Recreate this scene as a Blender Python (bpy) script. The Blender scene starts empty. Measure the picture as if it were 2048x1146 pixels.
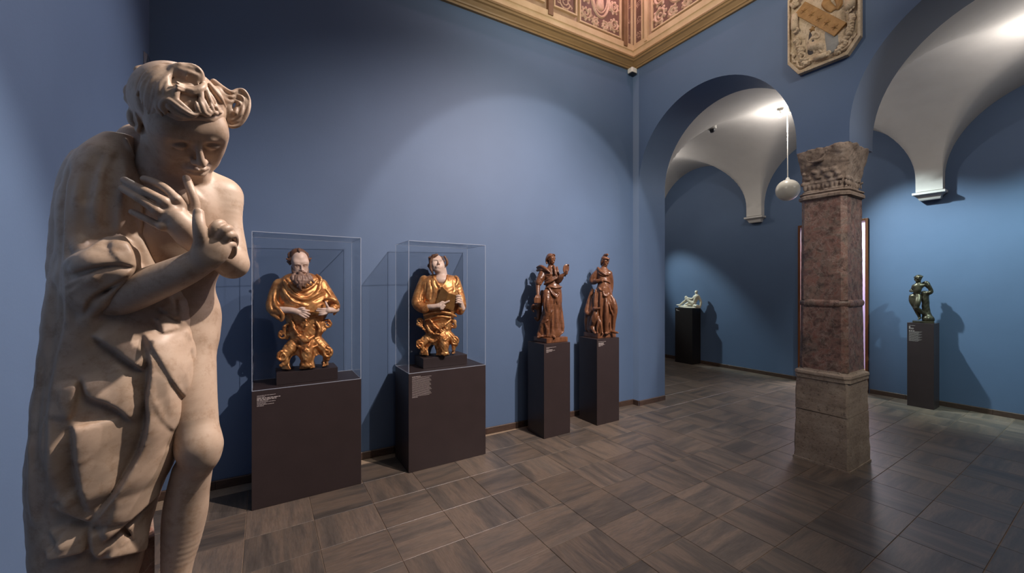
import bpy, bmesh, math, random
import numpy as np
from math import pi, sin, cos, radians as rad
from mathutils import Vector, Matrix
random.seed(4)
SC = bpy.context.scene
COL = SC.collection
# ------------------------------------------------------------------ camera, world, lights, exposure
YAW = rad(58.0)                       # the view looks 58 degrees from the left wall's direction (x) towards its normal (y)
cam = bpy.data.cameras.new('camera'); cam.lens = 14.0; cam.sensor_width = 36.0
cam.clip_start = 0.05
camo = bpy.data.objects.new('camera', cam); COL.objects.link(camo)
camo.location = (0, 0, 1.6); camo.rotation_euler = (pi/2, 0, YAW - pi/2)
SC.camera = camo
w = bpy.data.worlds.new('world'); SC.world = w; w.use_nodes = True
w.node_tree.nodes['Background'].inputs[0].default_value = (0.55, 0.62, 0.75, 1)
w.node_tree.nodes['Background'].inputs[1].default_value = 0.02
SC.view_settings.view_transform = 'Standard'; SC.view_settings.look = 'None'
SC.view_settings.gamma = 1.0; SC.view_settings.use_curve_mapping = False
SC.view_settings.exposure = 0.0
SC.cycles.max_bounces = 10; SC.cycles.transparent_max_bounces = 16
SC.cycles.use_denoising = True
SC.cycles.sample_clamp_indirect = 6.0
SC.cycles.caustics_refractive = False; SC.cycles.caustics_reflective = False

def aim(o, tgt):
    o.rotation_euler = (Vector(tgt) - o.location).to_track_quat('-Z', 'Y').to_euler()
def spot(loc, tgt, power, col, angle, blend=0.35, size=0.04):
    l = bpy.data.lights.new('spot_light', 'SPOT'); l.energy = power; l.color = col
    l.spot_size = rad(angle); l.spot_blend = blend; l.shadow_soft_size = size
    o = bpy.data.objects.new('spot_light', l); COL.objects.link(o); o.location = loc; aim(o, tgt); return o
def area(loc, tgt, power, col, sx, sy):
    l = bpy.data.lights.new('area_light', 'AREA'); l.energy = power; l.color = col
    l.shape = 'RECTANGLE'; l.size = sx; l.size_y = sy
    o = bpy.data.objects.new('area_light', l); COL.objects.link(o); o.location = loc; aim(o, tgt); return o
def point(loc, power, col, size=0.04):
    l = bpy.data.lights.new('point_light', 'POINT'); l.energy = power; l.color = col; l.shadow_soft_size = size
    o = bpy.data.objects.new('point_light', l); COL.objects.link(o); o.location = loc; return o
WARM = (1.0, 0.86, 0.76); NEUT = (1.0, 0.93, 0.88); COOL = (0.80, 0.98, 1.0); PINK = (1.0, 0.62, 0.72); TUNG = (1.0, 0.74, 0.47)
#LIGHTS
# the track of spotlights high under the hall's ceiling, and added lamps as marked
spot((2.3, 0.75, 4.8), (-0.2, 1.30, 1.5), 900, WARM, 34, 0.5)
spot((-0.35, 3.3, 5.4), (-0.25, 1.3, 1.9), 150, NEUT, 32, 0.6)
spot((3.2, -0.4, 4.9), (1.75, 3.8, 0.95), 1350, (1, .84, .78), 66, 0.9)
spot((3.0, -1.2, 4.8), (2.72, 3.8, 1.75), 330, NEUT, 41, 0.13)  # added: its cone edge imitates a pool of light through an arch
spot((2.6, 0.2, 5.0), (1.0, 2.3, 0), 110, (1, .78, .74), 13, 0.5)  # added: this pink patch stands in for a reflection on the floor
spot((3.3, 1.6, 4.9), (-0.72, 2.35, 2.0), 560, (1, .86, .84), 50, 0.8)
spot((2.4, -1.6, 4.9), (4.4, 3.4, 1.6), 330, NEUT, 34, 0.7)
spot((0.8, -1.2, 4.9), (4.3, 1.5, 1.4), 120, WARM, 36, 0.9)
spot((3.5, -2.4, 4.6), (4.5, 1.45, 1.3), 210, NEUT, 26, 0.9)
area((1.8, -1.5, 6.0), (1.8, -1.5, 0), 60, NEUT, 3.5, 4.0)  # added soft fill for the whole hall, no fixture
# lamps behind the cornice washing the carved frieze
for p in ((3.72, 3.28, 5.62), (4.02, 2.9, 5.62), (2.2, 3.3, 5.7)):
    point(p, 11, PINK, 0.03)
area((2.4, 2.0, 4.3), (3.8, 3.5, 5.1), 30, (1.0, 0.9, 0.74), 0.5, 0.3)  # area light out in the hall, aimed up at the frieze corner
# ceiling spots at the crowns of the gallery vault, and two added hall spots
CROWNS = (7.225, 4.965, 2.705, 0.445)
spot((6.25, 2.80, 4.02), (7.68, 1.1, 1.4), 620, COOL, 52, 0.85)
spot((1.2, -2.2, 5.2), (2.6, 3.8, 4.35), 75, (.74, 1.0, 1.0), 22, 0.9)  # added in the hall to tint the upper left wall teal
spot((2.2, -0.8, 5.2), (4.27, 1.55, 4.05), 70, WARM, 20, 0.9)  # added in the hall to brighten the coat of arms
spot((6.2, 6.9, 3.95), (7.68, 4.98, 1.3), 440, COOL, 27, 0.8)
spot((6.35, -0.6, 4.0), (7.6, 0.9, 1.5), 420, (.74, 1, .98), 54, 0.9)
for y in CROWNS:
    point((6.18, y + 0.06, 3.80), 15, NEUT, 0.03)
#ENDLIGHTS
# ------------------------------------------------------------------ helpers
def tag(o, label=None, cat=None, group=None, kind=None):
    if label: o['label'] = label
    if cat: o['category'] = cat
    if group: o['group'] = group
    if kind: o['kind'] = kind
    return o
def link(o, parent=None):
    COL.objects.link(o)
    if parent is not None: o.parent = parent
    return o
def thing(name, loc, label, cat, group=None, rz=0.0):
    o = bpy.data.objects.new(name, None); COL.objects.link(o); o.location = loc; o.rotation_euler = (0, 0, rz)
    o.empty_display_size = 0.1
    return tag(o, label, cat, group)
def mesh(name, verts, faces, m, parent=None, smooth=False, loc=None):
    me = bpy.data.meshes.new(name)
    verts = np.asarray(verts, dtype=np.float32).reshape(-1, 3)
    if isinstance(faces, np.ndarray):
        nf, k = faces.shape
        me.vertices.add(len(verts)); me.vertices.foreach_set('co', verts.ravel())
        me.loops.add(nf*k); me.loops.foreach_set('vertex_index', faces.ravel().astype(np.int32))
        me.polygons.add(nf); me.polygons.foreach_set('loop_start', np.arange(0, nf*k, k, dtype=np.int32))
        me.update(calc_edges=True)
    else:
        me.from_pydata(verts.tolist(), [], faces); me.update()
    if smooth: me.polygons.foreach_set('use_smooth', np.ones(len(me.polygons), dtype=bool))
    if m: me.materials.append(m)
    o = bpy.data.objects.new(name, me); link(o, parent)
    if loc is not None: o.location = loc
    return o
class MB:
    """collects boxes, prisms, lathes into one mesh"""
    def __init__(s): s.v = []; s.f = []
    def add(s, v, f):
        n = len(s.v); s.v += [tuple(p) for p in v]; s.f += [[i + n for i in q] for q in f]; return s
    def box(s, a, b):
        (x0, y0, z0), (x1, y1, z1) = a, b
        return s.add([(x0,y0,z0),(x1,y0,z0),(x1,y1,z0),(x0,y1,z0),(x0,y0,z1),(x1,y0,z1),(x1,y1,z1),(x0,y1,z1)],
                     [(0,3,2,1),(4,5,6,7),(0,1,5,4),(1,2,6,5),(2,3,7,6),(3,0,4,7)])
    def loft(s, rings, cap=True):
        n = len(rings[0]); v = [p for r in rings for p in r]; f = []
        for i in range(len(rings) - 1):
            for j in range(n):
                f.append((i*n + j, i*n + (j+1) % n, (i+1)*n + (j+1) % n, (i+1)*n + j))
        if cap: f.append(tuple(range(n))[::-1]); f.append(tuple((len(rings)-1)*n + j for j in range(n)))
        return s.add(v, f)
    def lathe(s, prof, c=(0,0,0), n=24):
        return s.loft([[(c[0] + r*cos(2*pi*k/n), c[1] + r*sin(2*pi*k/n), c[2] + z) for k in range(n)] for r, z in prof])
    def tube(s, pts, r, n=8):
        pts = [Vector(p) for p in pts]; rings = []
        up = Vector((0.13, 0.2, 0.97))
        for i, p in enumerate(pts):
            t = (pts[min(i+1, len(pts)-1)] - pts[max(i-1, 0)]).normalized()
            a = t.cross(up)
            if a.length < 1e-3: a = t.cross(Vector((1, 0, 0)))
            a.normalize(); b = t.cross(a); rr = r[i] if hasattr(r, '__len__') else r
            rings.append([p + (a*cos(2*pi*k/n) + b*sin(2*pi*k/n))*rr for k in range(n)])
        return s.loft(rings)
    def sweep(s, prof, a, b, out):
        """profile (d outward, z) run from a to b; out = outward horizontal normal at each end (mitres)"""
        ra = [(a[0] + out[0][0]*d, a[1] + out[0][1]*d, z) for d, z in prof]
        rb = [(b[0] + out[1][0]*d, b[1] + out[1][1]*d, z) for d, z in prof]
        n = len(prof)
        return s.add(ra + rb, [(j, (j+1) % n, n + (j+1) % n, n + j) for j in range(n)] + [tuple(range(n))[::-1], tuple(range(n, 2*n))])
    def build(s, name, m, parent=None, smooth=False, bevel=0, seg=2, loc=None):
        o = mesh(name, s.v, s.f, m, parent, False, loc)
        bm = bmesh.new(); bm.from_mesh(o.data)
        bmesh.ops.recalc_face_normals(bm, faces=bm.faces)
        if bevel:
            bmesh.ops.bevel(bm, geom=[e for e in bm.edges if len(e.link_faces) == 2 and e.calc_face_angle(0) > 0.5], offset=bevel, segments=seg, affect='EDGES', profile=0.6)
        bm.to_mesh(o.data); bm.free()
        if smooth:
            o.data.polygons.foreach_set('use_smooth', np.ones(len(o.data.polygons), dtype=bool))
            if smooth != 'all': o.data.set_sharp_from_angle(angle=rad(35))
        return o
# ------------------------------------------------------------------ materials
def srgb(r, g, b):
    f = lambda c: (c/255/12.92) if c/255 <= 0.04045 else ((c/255 + 0.055)/1.055)**2.4
    return (f(r), f(g), f(b), 1)
class NT:
    def __init__(s, name):
        s.m = bpy.data.materials.new(name); s.m.use_nodes = True; s.t = s.m.node_tree
        s.b = s.t.nodes['Principled BSDF']
    def n(s, typ, **kw):
        x = s.t.nodes.new(typ)
        for k, v in kw.items():
            if k in x.inputs: x.inputs[k].default_value = v
            else: setattr(x, k, v)
        return x
    def l(s, a, b): s.t.links.new(a, b)
    def coord(s, out='Object', scale=(1,1,1), offset=None):
        tc = s.n('ShaderNodeTexCoord'); mp = s.n('ShaderNodeMapping'); mp.inputs['Scale'].default_value = scale
        s.l(tc.outputs[out], mp.inputs['Vector']); return mp.outputs[0]
    def noise(s, vec, scale, detail=6, rough=0.6, dist=0.0):
        x = s.n('ShaderNodeTexNoise'); x.inputs['Scale'].default_value = scale; x.inputs['Detail'].default_value = detail
        x.inputs['Roughness'].default_value = rough; x.inputs['Distortion'].default_value = dist
        s.l(vec, x.inputs['Vector']); return x.outputs[0]
    def ramp(s, fac, stops, interp='LINEAR'):
        r = s.n('ShaderNodeValToRGB'); r.color_ramp.interpolation = interp
        e = r.color_ramp.elements
        while len(e) < len(stops): e.new(0.5)
        for q, (p, c) in zip(e, stops): q.position = p; q.color = c
        s.l(fac, r.inputs[0]); return r.outputs[0]
    def mix(s, fac, a, b, mode='MIX'):
        x = s.n('ShaderNodeMix', data_type='RGBA', blend_type=mode)
        for i, v in ((0, fac), (6, a), (7, b)):
            if hasattr(v, 'default_value') or hasattr(v, 'is_linked'): s.l(v, x.inputs[i])
            else: x.inputs[i].default_value = v
        return x.outputs[2]
    def bump(s, h, strength=0.3, dist=0.01):
        x = s.n('ShaderNodeBump'); x.inputs['Strength'].default_value = strength; x.inputs['Distance'].default_value = dist
        s.l(h, x.inputs['Height']); s.l(x.outputs[0], s.b.inputs['Normal'])
    def set(s, **kw):
        for k, v in kw.items():
            k = k.replace('_', ' ')
            if hasattr(v, 'is_linked'): s.l(v, s.b.inputs[k])
            else: s.b.inputs[k].default_value = v
        return s
def simple(name, c1, c2, scale=20, rough=0.5, metal=0.0, bump=0.1, bscale=None, dist=0.004, stretch=(1,1,1)):
    t = NT(name); v = t.coord(scale=stretch)
    n = t.noise(v, scale)
    t.set(Base_Color=t.ramp(n, [(0.3, c1), (0.7, c2)]), Roughness=rough, Metallic=metal)
    if bump: t.bump(t.noise(v, bscale or scale*4), bump, dist)
    return t.m
M = {}
M['wall'] = simple('blue_wall_paint', srgb(84, 105, 135), srgb(88, 110, 141), 1.5, 0.62, 0, 0.12, 90, 0.003)
M['plaster'] = simple('white_vault_plaster', srgb(206, 202, 196), srgb(214, 210, 204), 3, 0.85, 0, 0.12, 40, 0.004)
M['black'] = simple('dark_brown_pedestal_lacquer', srgb(48, 39, 39), srgb(53, 43, 43), 6, 0.42, 0, 0.04, 200, 0.001)
M['black2'] = simple('near_black_pedestal_lacquer', srgb(30, 25, 24), srgb(34, 28, 27), 6, 0.45, 0, 0.04, 200, 0.001)
M['print'] = simple('pale_grey_lettering', srgb(178, 168, 164), srgb(186, 176, 170), 20, 0.6, 0, 0)
M['white'] = simple('white_plastic', srgb(225, 222, 212), srgb(230, 228, 220), 20, 0.4, 0, 0)
M['darkplastic'] = simple('dark_plastic', srgb(40, 40, 44), srgb(46, 46, 50), 20, 0.4, 0, 0)
M['cornice'] = simple('sand_coloured_band', srgb(186, 160, 122), srgb(206, 182, 146), 5, 0.6, 0, 0.25, 30, 0.004)
M['moulding'] = simple('brown_gold_moulding', srgb(128, 102, 66), srgb(150, 122, 84), 6, 0.5, 0, 0.25, 30, 0.004, (.5, .5, 4))
M['frieze'] = simple('carved_frieze_stucco', srgb(150, 122, 98), srgb(176, 150, 122), 9, 0.6, 0, 0.3, 60, 0.004)
M['pilaster'] = simple('brown_pilaster', srgb(112, 84, 58), srgb(132, 102, 72), 9, 0.55, 0, 0.2, 40, 0.004)
M['grout'] = simple('beige_grout', srgb(150, 130, 108), srgb(164, 144, 122), 30, 0.9, 0, 0.2, 200, 0.002)
M['base'] = simple('brown_skirting_stone', srgb(62, 46, 38), srgb(82, 64, 54), 14, 0.5, 0, 0.2, 60, 0.003, (1, 1, 4))
M['dooroak'] = simple('reddish_door_frame_wood', srgb(92, 52, 26), srgb(122, 72, 38), 8, 0.45, 0, 0.2, 40, 0.002, (8, 8, 0.6))
def m_tile():
    t = NT('streaked_stone_tile')
    uv = t.n('ShaderNodeUVMap'); uv.uv_map = 'UVMap'
    oi = t.n('ShaderNodeObjectInfo'); ge = t.n('ShaderNodeNewGeometry')
    ad = t.n('ShaderNodeMath', operation='ADD'); t.l(oi.outputs['Random'], ad.inputs[0]); t.l(ge.outputs['Random Per Island'], ad.inputs[1])
    wn = t.n('ShaderNodeTexWhiteNoise', noise_dimensions='1D'); t.l(ad.outputs[0], wn.inputs['W'])
    sc = t.n('ShaderNodeVectorMath', operation='SCALE'); sc.inputs['Scale'].default_value = 40; t.l(wn.outputs['Color'], sc.inputs[0])
    ml = t.n('ShaderNodeVectorMath', operation='MULTIPLY'); ml.inputs[1].default_value = (0.5, 3.6, 1); t.l(uv.outputs[0], ml.inputs[0])
    va = t.n('ShaderNodeVectorMath', operation='ADD'); t.l(ml.outputs[0], va.inputs[0]); t.l(sc.outputs[0], va.inputs[1])
    n1 = t.noise(va.outputs[0], 0.9, 5, 0.6, 0.3)
    ml2 = t.n('ShaderNodeVectorMath', operation='MULTIPLY'); ml2.inputs[1].default_value = (3, 26, 1); t.l(uv.outputs[0], ml2.inputs[0])
    va2 = t.n('ShaderNodeVectorMath', operation='ADD'); t.l(ml2.outputs[0], va2.inputs[0]); t.l(sc.outputs[0], va2.inputs[1])
    n2 = t.noise(va2.outputs[0], 1.6, 8, 0.75)
    c = t.ramp(n1, [(0.30, srgb(84, 79, 75)), (0.45, srgb(106, 98, 90)), (0.56, srgb(128, 114, 101)), (0.72, srgb(110, 103, 95))])
    c2 = t.ramp(n2, [(0.36, srgb(204, 200, 197)), (0.6, srgb(255, 252, 248))])
    c = t.mix(0.75, c, c2, 'MULTIPLY')
    br = t.n('ShaderNodeMapRange'); br.inputs[3].default_value = 0.74; br.inputs[4].default_value = 1.0; t.l(wn.outputs['Value'], br.inputs[0])
    hs = t.n('ShaderNodeHueSaturation'); t.l(c, hs.inputs['Color']); t.l(br.outputs[0], hs.inputs['Value'])
    rr = t.n('ShaderNodeMapRange'); rr.inputs[3].default_value = 0.3; rr.inputs[4].default_value = 0.48; t.l(n2, rr.inputs[0])
    t.set(Base_Color=hs.outputs[0], Roughness=rr.outputs[0]); t.bump(n2, 0.12, 0.002)
    return t.m
M['tile'] = m_tile()
def m_marble():
    t = NT('mottled_red_marble'); v = t.coord()
    n = t.noise(v, 5, 9, 0.7, 1.2); n2 = t.noise(v, 17, 8, 0.7, 0.6)
    c = t.ramp(n, [(0.32, srgb(108, 99, 90)), (0.44, srgb(136, 118, 106)), (0.53, srgb(136, 104, 93)), (0.60, srgb(150, 131, 119)), (0.72, srgb(124, 94, 84))])
    c2 = t.ramp(n2, [(0.38, srgb(140, 130, 124)), (0.55, srgb(255, 250, 245)), (0.66, srgb(236, 190, 176))])
    c = t.mix(0.8, c, c2, 'MULTIPLY')
    vo = t.n('ShaderNodeTexVoronoi', feature='DISTANCE_TO_EDGE'); vo.inputs['Scale'].default_value = 8
    nn = t.n('ShaderNodeTexNoise'); nn.inputs['Scale'].default_value = 7; nn.inputs['Detail'].default_value = 5; t.l(v, nn.inputs['Vector'])
    mx = t.n('ShaderNodeVectorMath', operation='MULTIPLY_ADD'); mx.inputs[1].default_value = (0.35,)*3
    t.l(nn.outputs['Color'], mx.inputs[0]); t.l(v, mx.inputs[2]); t.l(mx.outputs[0], vo.inputs['Vector'])
    vein = t.ramp(vo.outputs['Distance'], [(0.0, (0.6,)*3 + (1,)), (0.022, (0, 0, 0, 1))])
    c = t.mix(vein, c, srgb(176, 156, 143))
    t.set(Base_Color=c, Roughness=0.5); t.bump(n2, 0.35, 0.006)
    return t.m
M['marble'] = m_marble()
def m_rough(name, c1, c2, c3, big=4, fine=45, b=0.6, dist=0.012):
    t = NT(name); v = t.coord()
    n = t.noise(v, big, 6, 0.65); f = t.noise(v, fine, 6, 0.75)
    c = t.ramp(n, [(0.3, c1), (0.5, c2), (0.7, c3)])
    pit = t.ramp(f, [(0.30, srgb(110, 105, 100)), (0.47, srgb(255, 255, 255))])
    c = t.mix(0.8, c, pit, 'MULTIPLY')
    t.set(Base_Color=c, Roughness=0.9); t.bump(f, b, dist); return t.m
M['stone'] = m_rough('rough_grey_limestone', srgb(140, 124, 108), srgb(160, 144, 126), srgb(174, 160, 142))
M['capstone'] = m_rough('weathered_capital_sandstone', srgb(124, 108, 94), srgb(152, 134, 118), srgb(178, 162, 146), 6, 38)
def m_glass():
    t = NT('clear_acrylic'); o = t.t.nodes['Material Output']
    t.set(Base_Color=(0.985, 0.99, 0.995, 1), Roughness=0.0, IOR=1.33, Transmission_Weight=1.0)
    tr = t.n('ShaderNodeBsdfTransparent'); tr.inputs[0].default_value = (0.975, 0.98, 0.985, 1)
    gl = t.n('ShaderNodeBsdfGlossy'); gl.inputs['Roughness'].default_value = 0.015
    lw = t.n('ShaderNodeLayerWeight'); lw.inputs[0].default_value = 0.5
    pw = t.n('ShaderNodeMath', operation='POWER'); t.l(lw.outputs['Facing'], pw.inputs[0]); pw.inputs[1].default_value = 5.0
    fr = t.n('ShaderNodeMath', operation='MULTIPLY_ADD'); t.l(pw.outputs[0], fr.inputs[0]); fr.inputs[1].default_value = 0.75; fr.inputs[2].default_value = 0.025
    ms = t.n('ShaderNodeMixShader'); t.l(fr.outputs[0], ms.inputs[0]); t.l(tr.outputs[0], ms.inputs[1]); t.l(gl.outputs[0], ms.inputs[2])
    t.l(ms.outputs[0], o.inputs['Surface']); return t.m
M['glass'] = m_glass()
def m_edge():
    t = NT('polished_acrylic_edge'); o = t.t.nodes['Material Output']; t.set(Base_Color=srgb(200, 210, 224), Roughness=.25)
    tr = t.n('ShaderNodeBsdfTransparent'); ms = t.n('ShaderNodeMixShader'); ms.inputs[0].default_value = .45
    t.l(tr.outputs[0], ms.inputs[1]); t.l(t.b.outputs[0], ms.inputs[2]); t.l(ms.outputs[0], o.inputs['Surface']); return t.m
M['edge'] = m_edge()
def emis(name, c, k):
    t = NT(name); t.set(Base_Color=c, Emission_Color=c, Emission_Strength=k, Roughness=0.5); return t.m
M['lamp'] = emis('lamp_glow', (1.0, 0.95, 0.85, 1), 60)
# ------------------------------------------------------------------ the setting
XW, YW, XB, TH = 4.27, 3.725, 7.72, 0.54        # arcade wall, left wall, gallery back wall, arcade thickness
XE = -0.715; YB = -4.6; ZC = 6.4               # end wall, rear wall, ceiling
XA = XW + TH
YL = lambda x: YW + .0403*(XW - x)             # the left wall stands a little out of square
ARC = (2.695, 0.435); AW, AS, AR = 0.93, 2.95, 0.985
def wall(name, a, b): return tag(MB().box(a, b).build(name, M['wall']), kind='structure')
tag(MB().loft([[(XE - .2, YL(XE - .2), z), (XW, YW, z), (XW, YW + .3, z), (XE - .2, YW + .45, z)] for z in (0, ZC)]).build('wall_left', M['wall']), kind='structure')
wall('wall_end', (XE - 0.2, YB, 0), (XE, YL(XE) - .001, ZC))
wall('wall_rear', (XE, YB - 0.2, 0), (XA, YB, ZC))
DY0, DY1, DZ = 2.235, 3.16, 2.63
wall('wall_back', (XB, DY1, 0), (XB + 0.2, 8.6, 4.6))
wall('wall_back', (XB, -3.0, 0), (XB + 0.2, DY0, 4.6))
wall('wall_back', (XB, DY0, DZ), (XB + 0.2, DY1, 4.6))
wall('wall_gallery_far', (XA, 8.4, 0), (XB, 8.6, 4.6))
wall('wall_gallery_near', (XA, -3.0, 0), (XB, -2.8, 4.6))
def arcade():
    b = MB(); ztop = ZC
    N = 40
    def prof(c): return [(c + AW*cos(pi*k/N), AS + AR*sin(pi*k/N)) for k in range(N+1)]   # from +y to -y
    for x, flip in ((XW, False), (XA, True)):
        q = []
        def quad(y0, z0, y1, z1, zt=ztop):       # y0>y1
            b.add([(x, y0, z0), (x, y1, z1), (x, y1, zt), (x, y0, zt)], [(0, 1, 2, 3)])
        quad(8.4, 0, ARC[0] + AW, 0); quad(ARC[1] - AW, 0, YB, 0)
        quad(ARC[0] - AW, 2.85, ARC[1] + AW, 2.85)
        for c in ARC:
            p = prof(c)
            for (y0, z0), (y1, z1) in zip(p, p[1:]): quad(y0, z0, y1, z1)
    for i, c in enumerate(ARC):
        p = prof(c)
        p = [(c + AW, 0 if i == 0 else 2.85)] + p + [(c - AW, 2.85 if i == 0 else 0)]
        for (y0, z0), (y1, z1) in zip(p, p[1:]):
            b.add([(XW, y0, z0), (XA, y0, z0), (XA, y1, z1), (XW, y1, z1)], [(0, 1, 2, 3)])
    b.add([(XW, ARC[0]-AW, 2.85), (XA, ARC[0]-AW, 2.85), (XA, ARC[1]+AW, 2.85), (XW, ARC[1]+AW, 2.85)], [(0, 1, 2, 3)])
    o = b.build('wall_right', M['wall'])
    bm = bmesh.new(); bm.from_mesh(o.data); bmesh.ops.remove_doubles(bm, verts=bm.verts, dist=0.0005)
    bmesh.ops.recalc_face_normals(bm, faces=bm.faces); bm.to_mesh(o.data); bm.free()
    o.data.polygons.foreach_set('use_smooth', np.ones(len(o.data.polygons), dtype=bool)); o.data.set_sharp_from_angle(angle=rad(30))
    return tag(o, kind='structure')
arcade()
tag(MB().box((XE - .2, YB - .2, ZC), (XA, YW + .4, ZC + .15)).build('ceiling', simple('hall_ceiling', srgb(150, 130, 105), srgb(165, 145, 120), 4, 0.8)), kind='structure')
# the gallery's groin vaults, one mesh per bay
def vault_bay(yc):
    NX, NY = 44, 40
    xm, hx = (XA + XB)/2, (XB - XA)/2 - 0.11
    xs = [XA, XA + 0.1095] + [xm - hx*cos(pi*i/NX) for i in range(NX+1)] + [XB - 0.1095, XB]
    ys = [yc - 1.13, yc - 1.0005] + [yc - 1.0*cos(pi*j/NY) for j in range(NY+1)] + [yc + 1.0005, yc + 1.13]
    V = []
    for x in xs:
        tx = (x - xm)/hx; z2 = 3.0 + 1.10*math.sqrt(1 - tx*tx) if abs(tx) <= 1 else 2.88
        for y in ys:
            ty = y - yc; z1 = 3.06 + 1.02*math.sqrt(max(0, 1 - ty*ty)) if abs(ty) <= 1.0002 else 2.88
            k = 0.05; h = max(k - abs(z1 - z2), 0)/k
            V.append((x, y, max(z1, z2) + h*h*k*0.25))
    n = len(ys); F = [(i*n + j, i*n + j + 1, (i+1)*n + j + 1, (i+1)*n + j) for i in range(len(xs)-1) for j in range(n-1)]
    o = mesh('ceiling', V, F, M['plaster'], smooth=True)
    o.data.set_sharp_from_angle(angle=rad(50))
    return tag(o, kind='structure')
for yc in CROWNS + (-1.815,): vault_bay(yc)
tag(MB().box((XA - .1, -3.0, 4.5), (XB + .2, 8.6, 4.6)).build('ceiling', M['plaster']), kind='structure')
# corbels under the vault's springings on the back wall
def corbel(y, label):
    b = MB()
    for z, d, hw in ((2.775, 0.06, 0.105), (2.80, 0.10, 0.115), (2.835, 0.115, 0.122), (2.865, 0.135, 0.148), (2.882, 0.135, 0.148)): pass
    prof = ((2.775, 0.075, 0.10), (2.79, 0.085, 0.105), (2.82, 0.10, 0.115), (2.845, 0.125, 0.14), (2.85, 0.145, 0.158), (2.88, 0.145, 0.158))
    b.loft([[(XB, y - hw, z), (XB - d, y - hw, z), (XB - d, y + hw, z), (XB, y + hw, z)] for z, d, hw in prof])
    o = b.build('corbel', M['plaster']); return tag(o, label, 'corbel')
corbel(3.835, 'white moulded corbel on the back wall, left of the column')
corbel(1.575, 'white moulded corbel on the back wall, right of the column')
# floor: a bed of grout with single stone tiles, streaks turned by a quarter from tile to tile
PX, PY, X0, Y0 = 0.3955, 0.3625, -0.10, 3.03
floor = tag(MB().box((XE - .2, YB - .2, -0.15), (XB + 2.3, 8.6, -0.004)).build('floor', M['grout']), kind='structure')
def tile_mesh(turn):
    hx, hy, g = PX/2 - 0.0016, PY/2 - 0.0016, 0.0015
    b = MB().loft([[(-hx, -hy, -0.006), (hx, -hy, -0.006), (hx, hy, -0.006), (-hx, hy, -0.006)],
                   [(-hx, -hy, -g), (hx, -hy, -g), (hx, hy, -g), (-hx, hy, -g)],
                   [(-hx + g, -hy + g, 0), (hx - g, -hy + g, 0), (hx - g, hy - g, 0), (-hx + g, hy - g, 0)]])
    return b
def with_uv(me, turns=None):
    uv = me.uv_layers.new(name='UVMap'); co = np.empty(len(me.vertices)*3, np.float32); me.vertices.foreach_get('co', co); co = co.reshape(-1, 3)
    li = np.empty(len(me.loops), np.int32); me.loops.foreach_get('vertex_index', li); c = co[li][:, :2].copy()
    if turns is not None:
        t = turns[li]; c[t] = c[t][:, ::-1]
    uv.data.foreach_set('uv', np.ascontiguousarray(c/PX).ravel())
tm = []
for turn in (0, 1):
    o = tile_mesh(turn).build('tile', M['tile']); me = o.data
    with_uv(me, np.full(len(me.vertices), bool(turn))); tm.append(me); bpy.data.objects.remove(o)
tiles = []
for i in range(-3, 22):
    for j in range(-17, 22):
        x, y = X0 + (i + .5)*PX, Y0 - (j + .5)*PY
        inroom = XE < x - .1 and x < XB - .02 and -2.8 < y < 8.4 and (y < YW - 0.1 or x > XA)
        if x < XB - .05 and YB < y and (inroom or (x < XW and y < YW - .1)):
            fw = cos(YAW)*x + sin(YAW)*y; rt = sin(YAW)*x - cos(YAW)*y
            vis = fw > 0.4 and abs(rt) < fw*1.34 + 0.3 and y < 7.4
            dist = math.hypot(x, y)
            tiles.append((not vis, dist, x, y, (i + j) % 2))
tiles.sort()
near = tiles[:285]; rest = tiles[285:]
for k, (_, _, x, y, tn) in enumerate(near):
    if random.random() < 0.12: tn = 1 - tn
    o = bpy.data.objects.new('tile', tm[tn]); link(o, floor); o.location = (x, y, random.uniform(-0.0004, 0.0004))
V = []; F = []; T = []
for _, _, x, y, tn in rest:
    b = tile_mesh(0); n = len(V); V += [(p[0] + x, p[1] + y, p[2]) for p in b.v]; F += [[q + n for q in f] for f in b.f]; T += [bool(tn)]*len(b.v)
o = mesh('far_tiles', V, F, M['tile'], floor); with_uv(o.data, np.array(T)); tag(o, kind='stuff')
bm = bmesh.new(); bm.from_mesh(o.data); bmesh.ops.recalc_face_normals(bm, faces=bm.faces); bm.to_mesh(o.data); bm.free()
# skirting stones, laid one after the other
def skirting(name, a, b, out):
    a, b = Vector(a), Vector(b); L = (b - a).length; d = (b - a)/L
    root = None; s = 0.0; nrm = Vector(out)
    while s < L - 0.005:
        e = min(L, s + PX); p, q = a + d*(s + .001), a + d*(e - .001)
        m_ = MB(); 
        ring = lambda c: [tuple(c), tuple(c + nrm*.012), tuple(c + nrm*.012 + Vector((0, 0, .062))), tuple(c + nrm*.008 + Vector((0, 0, .068))), tuple(c + Vector((0, 0, .068)))]
        m_.loft([ring(p), ring(q)])
        o = m_.build(name if root is None else 'skirting_stone', M['base'], root)
        if root is None: root = tag(o, kind='structure')
        s = e
skirting('baseboard_left', (XE, YL(XE), 0), (XW, YW, 0), (0, -1, 0))
skirting('baseboard_jamb', (XW, ARC[0]+AW, 0), (XA, ARC[0]+AW, 0), (0, -1, 0))
skirting('baseboard_corner', (XW, YW, 0), (XW, ARC[0]+AW, 0), (-1, 0, 0))
skirting('baseboard_end', (XE, 0.5, 0), (XE, YL(XE), 0), (1, 0, 0))
skirting('baseboard_back_left', (XB, 8.4, 0), (XB, 3.17, 0), (-1, 0, 0))
skirting('baseboard_back_right', (XB, 2.22, 0), (XB, -1.6, 0), (-1, 0, 0))
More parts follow.
